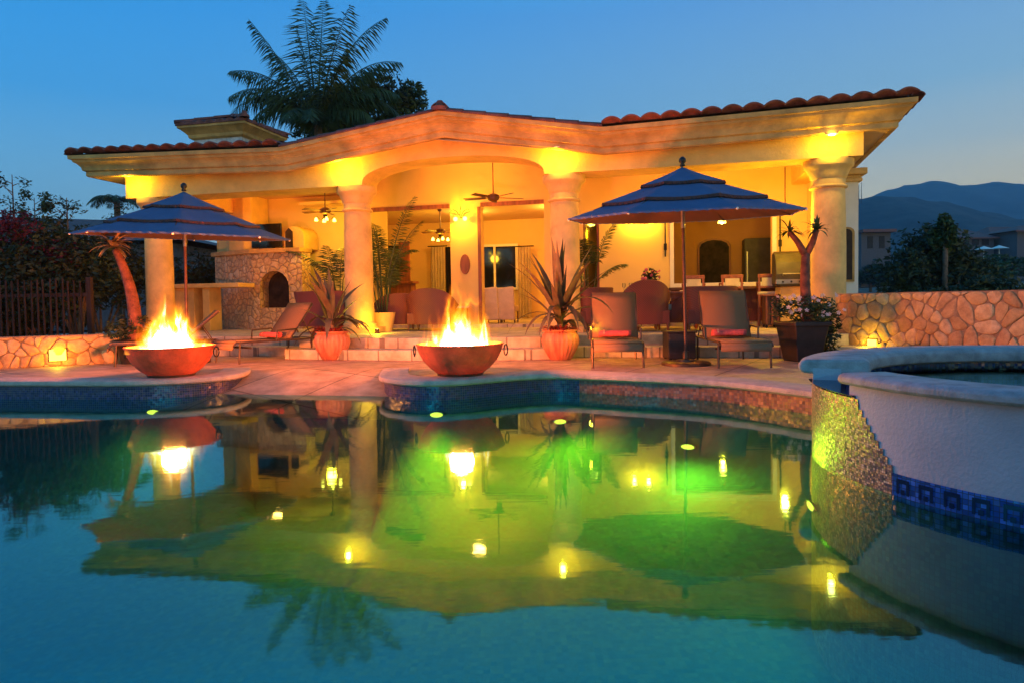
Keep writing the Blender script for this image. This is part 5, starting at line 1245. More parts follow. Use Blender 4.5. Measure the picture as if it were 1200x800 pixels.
# right facet with arch, built as polygon with an opening
arcx = (ax0 + ax1) / 2; arr = (ax1 - ax0) / 2
op = [(ax0, az0), (ax0, az1 - arr)] + [(arcx - arr * math.cos(a), az1 - arr + arr * math.sin(a)) for a in [PI * k / 10 for k in range(1, 10)]] + [(ax1, az1 - arr), (ax1, az0)]
a = MB().wallprism([(fM, TZ)] + [(fM, mz), (fR, mz), (fR, TZ), (ax1, TZ)] + op[::-1] + [(ax0, TZ)], 2.3, 2.75); a.hbox(ax0, ax1, 2.31, 2.74, TZ, az0 - .004)
a.build('hearth_wall', 'stone_fire', fpz)
a = MB().prism([(fL, 2.9), (fM, 2.3), (fM, 2.75), (fL, 3.3)], TZ, mz, HM); a.build('side_face', 'stone_fire', fpz)
MB().wallprism([(x, z) for x, z in op], 2.7, 2.74).build('firebox', 'soot', fpz)
a = MB().prism([(fL - .1, 2.86), (fM - .02, 2.18), (fR + .03, 2.18), (fR + .03, 2.8), (fL - .1, 3.3)], mz, mz + .11, HM); a.build('mantel', 'moulding', fpz, bevel=.02)
cb0, _ = hv(258, 280, 2.6); cb1, _ = hv(294, 280, 2.6)
a = MB().prism([(cb0, 3.3), (cb0, 2.85), (cb0 + .25, 2.62), (cb1 - .1, 2.42), (cb1 + .1, 2.5), (cb1 + .1, 3.3)], mz + .11, 3.9, HM); a.build('chimney_breast', 'plaster', fpz, bevel=.03)
ar0, _ = hv(334, 290, 2.6); ar1, zz1 = hv(357, 265, 2.6)
rad = (ar1 - ar0) / 2
pl = [(ar0, mz + .11), (ar0, zz1 - rad)] + [((ar0 + ar1) / 2 - rad * math.cos(a), zz1 - rad + rad * math.sin(a)) for a in [PI * k / 12 for k in range(1, 12)]] + [(ar1, zz1 - rad), (ar1, mz + .11)]
MB().wallprism(pl, 2.55, 3.3).build('rounded_panel', 'plaster', fpz, bevel=.02)
q0, qz0 = hv(334, 297, 2.5); q1, qz1 = hv(342, 276, 2.5)
MB().wallprism([(q0, mz + .12), (q0, qz1 + .1), ((q0 + q1) / 2, qz1 + .2), (q1, qz1 + .1), (q1, mz + .12)], 2.53, 2.546).build('niche', 'soot', fpz)
t0, tz0 = hv(296, 293, 2.5); t1, tz1 = hv(330, 262, 2.5)
tv = thing('wall_television', H(t0, 2.5, tz0), 'black flat television standing on the fireplace mantel', 'television')
MB().hbox(t0, t1, 2.46, 2.52, mz + .16, tz1).build('screen', 'tvglass', tv, bevel=.01); MB().hbox((t0 + t1) / 2 - .2, (t0 + t1) / 2 + .2, 2.42, 2.56, mz + .112, mz + .16).build('stand', 'black', tv)
# plaster bench shelf left of the fireplace
b0, bz = hv(200, 336, 1.7); b1, _ = hv(285, 336, 1.7)
bn = thing('masonry_counter', H(b0, 1.7, TZ), 'pale plaster counter slab on stub walls left of the stone fireplace', 'counter')
MB().hbox(b0 - .2, b1, 1.5, 2.2, bz - .06, bz + .05).build('slab', 'plaster', bn, bevel=.015)
MB().hbox(b0 - .15, b0 + .75, 1.62, 2.1, TZ, bz - .06).build('stub_wall', 'plaster', bn, bevel=.01); MB().hbox(b0 + 1.0, b0 + 1.2, 1.62, 2.1, TZ, bz - .06).build('stub_wall', 'plaster', bn, bevel=.01)
# low plinths with plants near fireplace are left to the foliage below
def garden_lamp_square(p, n_, label, w_=.2, h_=.17, power=6):
    p = Vector(p); n_ = Vector(n_).normalized(); sd = n_.cross(UZ).normalized()
    e = thing('wall_light', p, label, 'wall light', 'square lights set into the stone walls')
    a = MB(); a.add([p + sd * x + UZ * z + n_ * d for d in (.0, .02) for x, z in ((-w_ / 2 - .02, -h_ / 2 - .02), (w_ / 2 + .02, -h_ / 2 - .02), (w_ / 2 + .02, h_ / 2 + .02), (-w_ / 2 - .02, h_ / 2 + .02))], [(0, 1, 2, 3), (4, 5, 6, 7), (0, 1, 5, 4), (1, 2, 6, 5), (2, 3, 7, 6), (3, 0, 4, 7)]).build('housing', 'bronze', e, bevel=.004)
    MB().add([p + sd * x + UZ * z + n_ * .026 for x, z in ((-w_ / 2, -h_ / 2), (w_ / 2, -h_ / 2), (w_ / 2, h_ / 2), (-w_ / 2, h_ / 2))], [(0, 1, 2, 3)]).build('lens', 'lampsoft', e)
    lamp('light', p + n_ * .16, power, YEL, .05, parent=e)
# ------------------------------------------------------------------ stone garden walls
def stones(e, L_, h_, y0, seed, sp=.215):
    rr = random.Random(seed); pts = []; nx = int(L_ / sp) + 2; nz = int(h_ / sp) + 2
    for j in range(-1, nz):
        for i in range(-1, nx):
            if rr.random() < .16: continue
            pts.append(Vector(((i + .5 * (j % 2) + rr.uniform(-.36, .36)) * sp, (j + .5 + rr.uniform(-.36, .36)) * sp)))
            if rr.random() < .16: pts.append(pts[-1] + Vector((rr.uniform(.07, .11), rr.uniform(-.09, .09))))
    mb = MB()
    def clip(poly, n, d):
        out = []
        for a, b in zip(poly, poly[1:] + poly[:1]):
            da, db = a.dot(n) - d, b.dot(n) - d
            if da <= 0: out.append(a)
            if (da < 0 < db) or (db < 0 < da): out.append(a.lerp(b, da / (da - db)))
        return out
    for p in pts:
        poly = [Vector((.004, 0)), Vector((L_ - .004, 0)), Vector((L_ - .004, h_ - .012)), Vector((.004, h_ - .012))]
        poly = clip(poly, Vector((1, 0)), p.x + .5); poly = clip(poly, Vector((-1, 0)), -p.x + .5)
        for q in pts:
            d = q - p
            if 1e-6 < d.length < .75 and len(poly) > 2: n = d.normalized(); poly = clip(poly, n, n.dot((p + q) / 2) - rr.uniform(.002, .0065))
        if len(poly) < 3: continue
        ar = abs(sum(a.x * b.y - b.x * a.y for a, b in zip(poly, poly[1:] + poly[:1]))) / 2
        if ar < .0022: continue
        for _ in range(2): poly = [v for a, b in zip(poly, poly[1:] + poly[:1]) for v in (a.lerp(b, .25), a.lerp(b, .75))] if _ == 0 else [v for a, b in zip(poly, poly[1:] + poly[:1]) for v in (a, (a + b) / 2)]
        c_ = sum(poly, Vector((0, 0))) / len(poly); n = len(poly); k = len(mb.v); pr = rr.uniform(.010, .028); tx, tz = rr.uniform(-.08, .08), rr.uniform(-.08, .08)
        for f_, dep in ((1, -.004), (.97, pr * .6), (.86, pr * .95), (.5, pr * 1.08)):
            for v in poly:
                w_ = c_ + (v - c_) * f_; nn = noise.noise(Vector((w_.x * 11, w_.y * 11, seed))) * .012 if f_ < 1 else 0
                mb.v.append(Vector((w_.x + nn * .5, y0 - dep - nn - ((w_.x - c_.x) * tx + (w_.y - c_.y) * tz) * (f_ < 1), w_.y + nn * .4)))
        mb.v.append(Vector((c_.x, y0 - pr * 1.08, c_.y)))
        for r_ in range(3):
            for i in range(n): mb.f.append((k + r_ * n + i, k + r_ * n + (i + 1) % n, k + (r_ + 1) * n + (i + 1) % n, k + (r_ + 1) * n + i))
        for i in range(n): mb.f.append((k + 3 * n + i, k + 3 * n + (i + 1) % n, k + 4 * n))
    return mb.build('stone_facing', 'blocks', e, smooth=50)
def garden_wall(p, q, h_, th, label, name='stone_wall'):
    p = Vector(p); q = Vector(q); d = q - p; a = math.atan2(d.y, d.x); e = thing(name, (p.x, p.y, 0), label, 'stone wall', rz=a, local=True)
    L_ = d.length; nx = int(L_ / .12); nz = max(4, int(h_ / .12)); mb = MB(); vs = []
    for j in range(nz + 1):
        for i in range(nx + 1):
            x = L_ * i / nx; z = h_ * j / nz; y = .018 * noise.noise(Vector((x * 3, z * 3, p.x))); vs.append((x, -th / 2 + y, z + (.008 * noise.noise(Vector((x * 4, 0, 1))) if j == nz else 0)))
    k = len(vs); vs += [(L_ * i / nx, th / 2, h_ + .008 * noise.noise(Vector((L_ * i / nx * 4, 0, 1)))) for i in range(nx + 1)] + [(L_ * i / nx, th / 2, 0) for i in range(nx + 1)]
    fs = [(j * (nx + 1) + i, j * (nx + 1) + i + 1, (j + 1) * (nx + 1) + i + 1, (j + 1) * (nx + 1) + i) for j in range(nz) for i in range(nx)]
    fs += [(nz * (nx + 1) + i, nz * (nx + 1) + i + 1, k + i + 1, k + i) for i in range(nx)] + [(k + i, k + i + 1, k + nx + 2 + i, k + nx + 1 + i) for i in range(nx)]
    stones(e, L_, h_, -th / 2, int(abs(p.x) * 10)); mb.add(vs, fs); mb.add([(0, -th / 2, 0), (0, th / 2, 0), (0, th / 2, h_), (0, -th / 2, h_), (L_, -th / 2, 0), (L_, th / 2, 0), (L_, th / 2, h_), (L_, -th / 2, h_)], [(0, 1, 2, 3), (4, 7, 6, 5)])
    mb.build('mortar', 'mortar', e)
    return e, a
w1 = AZ(0, 432); w2 = AZ(138, 425)
dd = (w2 - w1).normalized()
garden_wall(w1 - dd * 6 + Vector((0, .12, 0)), w2 + dd * .25 + Vector((0, .12, 0)), .52, .26, 'low rough stone wall along the left edge of the deck, in front of the picket fence')
lp = AZ(70, 428, 0); nrm = Vector((dd.y, -dd.x, 0)); lp = w1 + dd * ((lp - w1).dot(dd)) + Vector((0, -.03, 0))
garden_lamp_square(Vector((lp.x, lp.y, .19)), nrm, 'square yellow light set in the low left stone wall', .24, .19, 5)
r1 = AZ(986, 417); r1 = Vector((5.62, 11.6, 0)); r2 = Vector((9.05, 2.9, 0))
d2 = (r2 - r1).normalized()
garden_wall(r1, r2, 1.02, .3, 'tall rough orange stone wall behind the spa on the right')
n2_ = Vector((d2.y, -d2.x, 0)); lq = r1 + d2 * 1.0
u = ray(1023, 405); t_ = ((r1 + n2_ * .155) - EYE).dot(n2_) / u.dot(n2_); lq = EYE + u * t_
garden_lamp_square(lq, n2_ if n2_.dot(EYE - lq) > 0 else -n2_, 'square yellow light glowing low on the tall right stone wall', .17, .2, 9)

# ------------------------------------------------------------------ potted plants
def pot_lathe(p, prof, e, m='pot', name='pot'): return MB().lathe(prof, p, 32).build(name, m, e, smooth=40)
def striped_pot(p, label, seed, hgt=.5, nl=34, ll=1.15, big=True):
    p = Vector(p); e = thing('potted_plant', p, label, 'potted plant', 'strap-leaved plants in ribbed red pots'); rr = random.Random(seed)
    prof = [(0, 0), (.17, 0), (.19, .02), (.27, .18), (.31, .32), (.29, .42), (.25, .455), (.29, .48), (.295, .5), (.26, .5), (.24, .44), (0, .43)]
    vs = []; seg = 96; a = MB()
    for r_, z in prof:
        for k in range(seg):
            an = 2 * PI * k / seg; rib = 1 + (.035 * math.sin(an * 24) if .05 < z < .44 and r_ > .15 else 0); vs.append(p + Vector((r_ * rib * math.cos(an), r_ * rib * math.sin(an), z)))
    a.add(vs, [(i * seg + k, i * seg + (k + 1) % seg, (i + 1) * seg + (k + 1) % seg, (i + 1) * seg + k) for i in range(len(prof) - 1) for k in range(seg)]); a.build('pot', 'pot', e, smooth=60)
    MB().lathe([(0, .445), (.24, .44)], p, 20).build('soil', 'soil', e)
    a = MB(); top_ = p + UZ * .5
    a.tube([p + UZ * .4, top_ + UZ * .3], [.06, .04], 8).build('stem', 'bark', e)
    a = MB()
    for k in range(nl):
        an = rr.random() * 6.28; el = R(rr.choice([86, 78, 68, 58, 48, 38, 28, 18])) ; d = Vector((math.cos(an) * math.cos(el), math.sin(an) * math.cos(el), math.sin(el)))
        a.blade(top_ + UZ * rr.uniform(0, .28) + d * .02, d, ll * rr.uniform(.65, 1.1) * (.75 + .25 * math.sin(el)), rr.uniform(.10, .16), rr.uniform(.2, .6) + (1.1 if el < R(45) else 0), 8)
    a.build('leaves', 'agave', e, smooth=True)
    a = MB()
    for k in range(70):
        an = rr.random() * 6.28; d = Vector((math.cos(an), math.sin(an), rr.uniform(.1, 1.0))).normalized()
        a.blade(top_ + Vector((math.cos(an), math.sin(an), 0)) * rr.uniform(.02, .2), d, rr.uniform(.16, .34), .035, 1.2, 4)
    a.build('blossom', 'redflower', e, smooth=True)
    return e
g = AZ(390, 421); striped_pot((g.x, g.y, 0), 'spiky plant with red blooms in a ribbed red pot left of the second column', 21, nl=30, ll=1.1)
g = AZ(657, 421); striped_pot((g.x, g.y, 0), 'taller spiky plant with red blooms in a ribbed red pot before the third column', 37, nl=44, ll=1.35)
# succulent tree in the dark square pot
g = AZ(948, 424); e = thing('potted_tree', (g.x, g.y, 0), 'forked succulent tree with white flowers below it in a black tapered square pot', 'potted plant')
g0 = Vector((g.x, g.y + .25, 0))
a = MB().box(g0 + UZ * .28, (.56, .56, .56), taper=.7, rz=R(10)).box(g0 + UZ * .565, (.61, .61, .06), rz=R(10)); a.build('pot', 'darkpot', e, bevel=.012)
MB().box(g0 + UZ * .597, (.53, .53, .01), rz=R(10)).build('soil', 'soil', e)
def PT(px, py, Y=None): return AY(px, py, Y or g0.y)
tr_ = [PT(946, 385), PT(945, 360), PT(943, 330), PT(944, 297)]
a = MB().tube(tr_, [.10, .085, .07, .06], 12).tube([PT(944, 300), PT(935, 284), PT(925, 272)], [.055, .045, .035], 10).tube([PT(944, 300), PT(952, 285), PT(957, 270, g0.y - .1)], [.055, .048, .038], 10)
a.build('trunk', 'redbark', e, smooth=True)
a = MB(); rr = random.Random(9)
for c_ in (PT(925, 271), PT(957, 269, g0.y - .1)):
    for k in range(26):
        an = rr.random() * 6.28; el = R(rr.uniform(-5, 75)); d = Vector((math.cos(an) * math.cos(el), math.sin(an) * math.cos(el), math.sin(el)))
        a.blade(c_ - UZ * .02, d, rr.uniform(.2, .32), .04, .9, 5)
a.build('crown', 'leaf', e, smooth=True)
a = MB().leaves(g0 + Vector((.12, -.02, .78)), (.42, .38, .24), 1300, .038, 12).leaves(g0 + Vector((-.38, -.08, .82)), (.14, .14, .2), 160, .036, 13); a.build('underplanting', 'leaf', e)
a = MB()
for k in range(46):
    q = g0 + Vector((rr.uniform(-.35, .5), rr.uniform(-.42, .1), rr.uniform(.66, 1.02))); d_ = Vector((rr.gauss(0, .5), -1, rr.gauss(.3, .4))).normalized(); b_ = d_.orthogonal().normalized()
    for i in range(5):
        x = Matrix.Rotation(i * 1.2566, 3, d_) @ b_; y = d_.cross(x); a.add([q, q + x * .022 + y * .012, q + x * .036 + d_ * .006, q + x * .022 - y * .012], [(0, 1, 2, 3)])
a.build('flowers', 'whiteflower', e)
g = Vector((4.95, 10.9, 0)); e = thing('shrub', g, 'dark leafy shrub between the black pot and the start of the tall stone wall', 'shrub')
MB().leaves(g + UZ * .45, (.32, .35, .45), 1300, .045, 33).build('foliage', 'leafd', e)
a = MB()
for k in range(6): a.tube([g, g + Vector((rr.uniform(-.12, .12), rr.uniform(-.12, .12), .35)), g + Vector((rr.uniform(-.3, .3), rr.uniform(-.2, .2), .75))], [.015, .01, .005], 5)
a.build('stem', 'bark', e)
# left leaning succulent palm in its pot
Yp = 12.0; g = AY(155, 424, Yp); e = thing('potted_tree', (g.x, g.y, 0), 'leaning thick-stemmed succulent with a pale leaf rosette, behind the left fire bowl', 'potted plant')
gg = Vector((g.x, g.y, 0)); MB().lathe([(0, 0), (.17, 0), (.26, .4), (.28, .42), (.24, .42), (.22, .36), (0, .36)], gg, 24).build('pot', 'darkpot', e, smooth=40)
pts = [AY(158, 402, Yp), AY(158, 372, Yp), AY(153, 340, Yp), AY(144, 312, Yp), AY(135, 293, Yp)]
MB().tube(smooth_path(pts, 4), [.13 - .075 * i / 16 for i in range(17)], 12).build('trunk', 'redbark', e, smooth=True)
a = MB(); c_ = AY(132, 290, Yp)
for k in range(44):
    an = rr.random() * 6.28; el = R(rr.uniform(-15, 70)); d = Vector((math.cos(an) * math.cos(el), math.sin(an) * math.cos(el), math.sin(el))); a.blade(c_, d, rr.uniform(.26, .46), .07, 1.0, 5)
a.build('crown', 'paleleaf', e, smooth=True)
a = MB().leaves(gg + UZ * .6, (.42, .4, .28), 700, .05, 44); a.build('underplanting', 'leafd', e)
# areca palms on the terrace, behind the second column and before the third
def areca(p, label, fr, seed, ln=1.6, pot=True):
    p = Vector(p); e = thing('areca_palm', p, label, 'palm'); rr = random.Random(seed)
    MB().lathe([(0, 0), (.2, 0), (.26, .3), (.28, .42), (.25, .42), (.23, .36), (0, .36)], p, 24).build('pot', 'column', e, smooth=40)
    st = MB(); lf = MB()
    for k in range(fr):
        an = rr.random() * 6.28; h0 = rr.uniform(.5, 1.1); b = p + Vector((math.cos(an), math.sin(an), 0)) * .08; t_ = b + Vector((math.cos(an) * .12, math.sin(an) * .12, h0)) + UZ * .36
        st.tube([b + UZ * .3, t_], [.016, .01], 6); el = R(rr.uniform(45, 82)); d = Vector((math.cos(an) * math.cos(el), math.sin(an) * math.cos(el), math.sin(el)))
        lf.frond(t_, d, ln * rr.uniform(.7, 1.1), .34, rr.uniform(.9, 1.7), 20, .022, .35, seed * 31 + k)
    st.build('stem', 'palm', e); lf.build('fronds', 'palm', e)
p = AY(449, 385, 15.2); areca((p.x, p.y, TZ), 'feathery areca palm arching out from behind the second column', 8, 4, 1.7)
p = AY(452, 385, 17.3); areca((p.x, p.y, IZ), 'bushy areca palm farther in, below the television cabinet', 15, 8, 1.15)
p = AY(398, 385, 15.6); areca((p.x, p.y, TZ), 'low areca palm between the fireplace wall and the second column', 9, 14, 1.15)
p = AY(690, 385, 14.9); areca((p.x, p.y, TZ), 'small palm in the doorway right of the third column', 8, 19, .95)

# ------------------------------------------------------------------ trees
def tree(p, hgt, crown, trunk_r, label, cat, seed, nleaf, lsize, lm='leafd', lumps=7, name='tree', group=None, only=None):
    """tapered trunk, limbs, crown of leaf-sized faces in several uneven clumps"""
    p = Vector(p); e = thing(name, p, label, cat, group); rr = random.Random(seed)
    cz = hgt - crown[2]; tk = MB(); lf = MB()
    tk.tube([p - UZ * .3, p + UZ * cz * .5 + Vector((rr.uniform(-.1, .1),) * 2 + (0,)), p + UZ * cz], [trunk_r * 1.3, trunk_r, trunk_r * .7], 9)
    for k in range(lumps):
        an = rr.random() * 6.28; rd = rr.uniform(.15, .7); q = p + Vector((math.cos(an) * crown[0] * rd, math.sin(an) * crown[1] * rd, cz + crown[2] * rr.uniform(-.75, .72)))
        s_ = rr.uniform(.4, .62); tk.tube([p + UZ * cz * rr.uniform(.5, .95), (p + UZ * cz).lerp(q, .5) + UZ * .1, q], [trunk_r * .45, trunk_r * .3, trunk_r * .1], 6)
        lf.leaves(q, (crown[0] * s_, crown[1] * s_, crown[2] * s_), nleaf // lumps, lsize, seed * 7 + k, .45)
    tk.build('trunk', 'bark', e, smooth=True); lf.build('crown', lm, e)
    return e
# coconut palm behind the roof
Yq = 23; pc = AY(372, 148, Yq); e = thing('coconut_palm', (pc.x, pc.y, 0), 'tall dark coconut palm rising behind the roof against the sky', 'palm tree')
MB().tube([(pc.x + .5, pc.y, 0), (pc.x + .3, pc.y, pc.z * .5), (pc.x, pc.y, pc.z)], [.26, .17, .13], 12).build('trunk', 'bark', e, smooth=True)
a = MB(); k = 0
for (tx, ty, dr) in ((300, 25, .3), (278, 108, 1.6), (356, 2, .2), (378, 5, .3), (402, 14, .7), (428, 22, 1.1), (446, 58, 1.3), (288, 70, 1.1), (282, 92, 1.4), (458, 108, 1.7), (432, 75, .9), (455, 92, 1.3), (330, 60, .8), (300, 120, 1.8), (350, 120, 1.5), (440, 130, 1.6), (400, 60, .6), (352, 40, .5)):
    tip = AY(tx, ty, Yq + rr.uniform(-.8, .8)); v_ = tip - pc; ln = v_.length * (1.0 + .12 * dr); d = (v_.normalized() + UZ * dr * .42).normalized()
    a.frond(pc, d, ln, 1.0, dr * 1.15 + .1, 36, .044, rr.uniform(.5, 1.0), 100 + k); k += 1
for q in range(6):
    an = q * 1.05; a.frond(pc, Vector((math.cos(an) * .3, math.sin(an), .4)), 2.6, .75, 1.5, 26, .05, .45, 200 + q)
a.build('crown', 'palm', e)
p = AY(420, 160, 25); tree((p.x, p.y, 0), 9.1, (2.3, 1.6, 1.7), .2, 'dense dark tree right below the coconut palm, behind the roof', 'tree', 61, 9000, .11)
p = AY(465, 130, 26); tree((p.x, p.y, 0), 9.35, (1.1, 1.2, 1.4), .16, 'bright green leafy treetop right of the coconut palm behind the roof', 'tree', 67, 6000, .11, 'leaf', 6)
# far palm fronds left of the first column
p = AY(137, 236, 24); e = thing('fan_palm', (p.x, p.y, 0), 'small palm crown showing under the left corner of the eave', 'palm tree')
MB().tube([(p.x, p.y, 0), (p.x, p.y, p.z)], [.14, .1], 10).build('trunk', 'bark', e, smooth=True)
a = MB()
for q in range(13): an = q * .95; a.frond(p, Vector((math.cos(an), math.sin(an) * .8, .55)), 1.05, .3, 1.9, 16, .04, .5, 300 + q)
a.build('crown', 'palm', e)
# left garden: hedge-like trees, bougainvillea, fence
fz0 = AY(0, 384, 13.6)
fe = thing('picket_fence', (-10.5, 13.7, 0), 'weathered thin picket fence behind the low stone wall on the left', 'fence')
a = MB(); x = -15.0
while x < -8.5:
    hh = 1.55 + rr.uniform(-.05, .06); a.tube([(x, 13.7, 0), (x + rr.uniform(-.015, .015), 13.7, hh)], [.022, .016], 5); x += .125
a.build('pickets', 'picket', fe)
for xx in (-14.5, -12.5, -10.5, -8.5): MB().box((xx, 13.78, .8), (.1, .1, 1.6)).build('post', 'picket', fe, bevel=.008)
for z in (.4, 1.25): MB().box((-11.75, 13.74, z), (6.5, .035, .07)).build('rail', 'picket', fe)
def shrub(p, rad, label, seed, n_, sz, m, name='shrub', cat='shrub', flowers=None, group=None):
    p = Vector(p); e = thing(name, p, label, cat, group); rr = random.Random(seed); lf = MB(); st = MB()
    for k in range(6):
        q = p + Vector((rr.uniform(-.6, .6) * rad[0], rr.uniform(-.5, .5) * rad[1], rad[2] * rr.uniform(.5, 1.5))); st.tube([p, p.lerp(q, .5) + Vector((rr.uniform(-.1, .1), 0, .1)), q], [.04, .025, .01], 6)
        lf.leaves(q, (rad[0] * .55, rad[1] * .6, rad[2] * .5), n_ // 6, sz, seed * 5 + k, .45)
        if flowers: 
            pass
    lf.build('foliage', m, e); st.build('stem', 'bark', e)
    if flowers:
        f_ = MB()
        for k in range(5):
            q = p + Vector((rr.uniform(-.7, .7) * rad[0], -rad[1] * rr.uniform(.3, .6), rad[2] * rr.uniform(.7, 1.75))); f_.leaves(q, (.6, .3, .4), 420, .05, seed * 9 + k, .6)
        f_.build('blossom', flowers, e)
    return e
SG = 'dark garden shrubs behind the fence'
for i, (px, Y, rx, rz_, lab, m, fl) in enumerate((
    (0, 14.6, 1.2, 1.6, 'bougainvillea with magenta bracts at the far left above the fence', 'leafd', 'magenta'),
    (48, 15.0, 1.1, 1.5, 'bougainvillea with a few magenta bracts, second shrub from the left', 'leafd', 'magenta'),
    (92, 14.8, 1.1, 1.55, 'dark shrub with a long bare shoot, third from the left behind the fence', 'leafd', None),
    (118, 17.2, 1.3, 1.7, 'dark shrub behind the leaning succulent, under the left parasol', 'leafd', None),
    (-60, 14.6, 1.3, 1.3, 'dark shrub at the edge of the picture left of the bougainvillea', 'leafd', None),
    (222, 19.9, 1.1, 1.6, 'dark shrub seen between the first column and the fireplace', 'leafd', None))):
    g = AY(px, 380, Y); shrub((g.x, g.y, 0), (rx, .8, rz_), lab, 70 + i, 5200, .08, m, flowers=fl, group=SG, cat='shrub', name='bougainvillea' if fl else 'garden_shrub')
for i, (px, py, Y, lab) in enumerate(((14, 205, 17, 'thin sparse treetop at the far left edge against the sky'), (40, 232, 20, 'low yellowish bushy treetop over the neighbour roof'), (78, 232, 16.5, 'wispy bare young treetop left of the eave'), (140, 238, 22, 'thin twiggy treetop under the left eave corner'))):
    g = AY(px, py, Y); hh = g.z; e = thing('sapling', (g.x, g.y, 0), lab, 'tree', 'thin treetops on the left'); st = MB(); lf = MB(); q0 = Vector((g.x, g.y, 0))
    st.tube([q0, q0 + UZ * hh * .6, q0 + UZ * hh], [.05, .03, .008], 6)
    for k in range(16):
        zb_ = hh * rr.uniform(.55, .98); an = rr.random() * 6.28; q = q0 + UZ * zb_; tp = q + Vector((math.cos(an) * .45, math.sin(an) * .3, rr.uniform(.15, .4))) * (1.3 - zb_ / hh * .6); st.tube([q, tp], [.012, .004], 4)
        lf.leaves(tp, (.2, .2, .18), 40 if i != 1 else 160, .05, 500 + i * 20 + k)
    st.build('trunk', 'bark', e); lf.build('crown', 'leaf' if i == 1 else 'leafd', e)
# neighbour's tiled roof on the left
a0 = AY(14, 268, 30); a1 = AY(40, 254, 36); a2 = AY(92, 259, 36); a3 = AY(190, 276, 30)
e = thing('neighbour_house', (a0.x, 33, 0), 'neighbouring house with a purplish tiled roof over the hedge on the left', 'house')
a = MB().add([Vector((a0.x - 3, 30, a3.z - .2)), Vector((a3.x + 1, 30, a3.z - .2)), Vector((a2.x + 2, 36, a2.z)), Vector((a1.x - 2, 36, a1.z)), Vector((a0.x - 3, 42, a3.z - .2)), Vector((a3.x + 1, 42, a3.z - .2))], [(0, 1, 2, 3), (3, 2, 5, 4), (0, 3, 4), (1, 5, 2)]); a.build('roof', 'roofl', e)
MB().box(((a0.x + a3.x) / 2 - 1, 36, (a3.z - .3) / 2), (a3.x - a0.x + 2.5, 10.5, a3.z - .3)).build('wall', 'farwall', e)

# right side: big dark tree, hedges, far houses
p = AY(1122, 300, 27); tree((p.x, p.y, -4), 7.5, (2.9, 2.0, 2.0), .25, 'big dark leafy tree beyond the tall stone wall on the right', 'tree', 81, 16000, .12, 'leafd', 11, group=None)
tp = AY(1108, 262, 26.5); e = tree((tp.x, tp.y, -4), tp.z + 4.55, (.62, .6, .95), .12, 'upright green treetop sticking out above the big dark tree', 'tree', 83, 3500, .10, 'leaf', 5)
tp = AY(1067, 300, 26); tree((tp.x, tp.y, -4), tp.z + 4.75, (.9, .8, 1.1), .12, 'green treetop on the left shoulder of the big dark tree', 'tree', 84, 3800, .10, 'leafd', 5)
p = AY(1160, 330, 24); tree((p.x, p.y, -4), 5.6, (2.2, 1.5, 1.2), .15, 'dark rounded shrubby tree low behind the stone wall, right of the big tree', 'tree', 85, 7000, .11, 'leafd', 6)
p = AY(1215, 338, 20); tree((p.x, p.y, -4), 5.1, (2.0, 1.5, 1.0), .15, 'dark shrubby tree at the right edge behind the stone wall', 'tree', 86, 5000, .11, 'leafd', 6)
p = AY(1150, 318, 60); tree((p.x, p.y, -4), 8.2, (3.5, 2.5, 1.6), .2, 'mid green garden tree before the red roofed houses', 'tree', 87, 5000, .22, 'leaf', 7)
p = AY(1040, 350, 70); tree((p.x, p.y, -5), 5.2, (5.5, 3, 1.5), .2, 'low dark scrub tree below the small flat roofed house', 'tree', 88, 5000, .25, 'leafd', 7)
p = AY(1020, 318, 120); tree((p.x, p.y, 2), 4.4, (6, 3, 1.6), .2, 'dark garden tree left below the small flat roofed house', 'tree', 89, 3500, .35, 'leafd', 7)
p = AY(1170, 322, 110); tree((p.x, p.y, 2), 5, (8, 3, 1.5), .2, 'olive garden tree row in front of the red roofed houses', 'tree', 90, 3500, .35, 'leaf', 9)
def far_house(px0, px1, py_roof, py_eave, py_base, Y, label, flat=False, wins=3):
    a = AY(px0, py_eave, Y); b = AY(px1, py_eave, Y); zr = AY(px0, py_roof, Y).z; zb_ = AY(px0, py_base, Y).z; e = thing('far_house', ((a.x + b.x) / 2, Y, zb_), label, 'house', 'houses on the slope across the valley')
    wd = b.x - a.x; dp = 9; ze = (a.z + b.z) / 2
    MB().box(((a.x + b.x) / 2, Y + dp / 2, (ze + zb_ - 6) / 2), (wd * .88, dp, ze - zb_ + 6)).build('wall', 'farwall', e)
    r_ = MB()
    if flat: r_.box(((a.x + b.x) / 2, Y + dp / 2 - .6, (ze + zr) / 2), (wd, dp + 1.5, zr - ze))
    else: r_.add([(a.x, Y - 1, ze), (b.x, Y - 1, ze), (b.x, Y + dp + 1, ze), (a.x, Y + dp + 1, ze), (a.x + wd * .28, Y + dp / 2, zr), (b.x - wd * .28, Y + dp / 2, zr), (a.x, Y - 1, ze - .25), (b.x, Y - 1, ze - .25)], [(0, 1, 5, 4), (1, 2, 5), (2, 3, 4, 5), (3, 0, 4), (0, 1, 7, 6), (0, 3, 2, 1)])
    r_.build('roof', 'farroof', e)
    for k in range(wins):
        x = a.x + wd * (.15 + .7 * (k + .5) / wins); MB().box((x, Y - .02, (ze + zb_) / 2 + .1), (wd * .16, .12, (ze - zb_) * .6)).build('window', 'night', e)
far_house(1007, 1046, 270, 273, 297, 120, 'small flat roofed pale house far across the valley beside the last column', True, 2)
far_house(1118, 1168, 268, 279, 291, 130, 'low red roofed house right of the upright treetop', False, 3)
far_house(1158, 1215, 264, 275, 292, 150, 'larger red roofed house near the right edge', False, 4)
far_house(1186, 1290, 262, 270, 290, 125, 'long red roofed house cut by the right edge', False, 4)
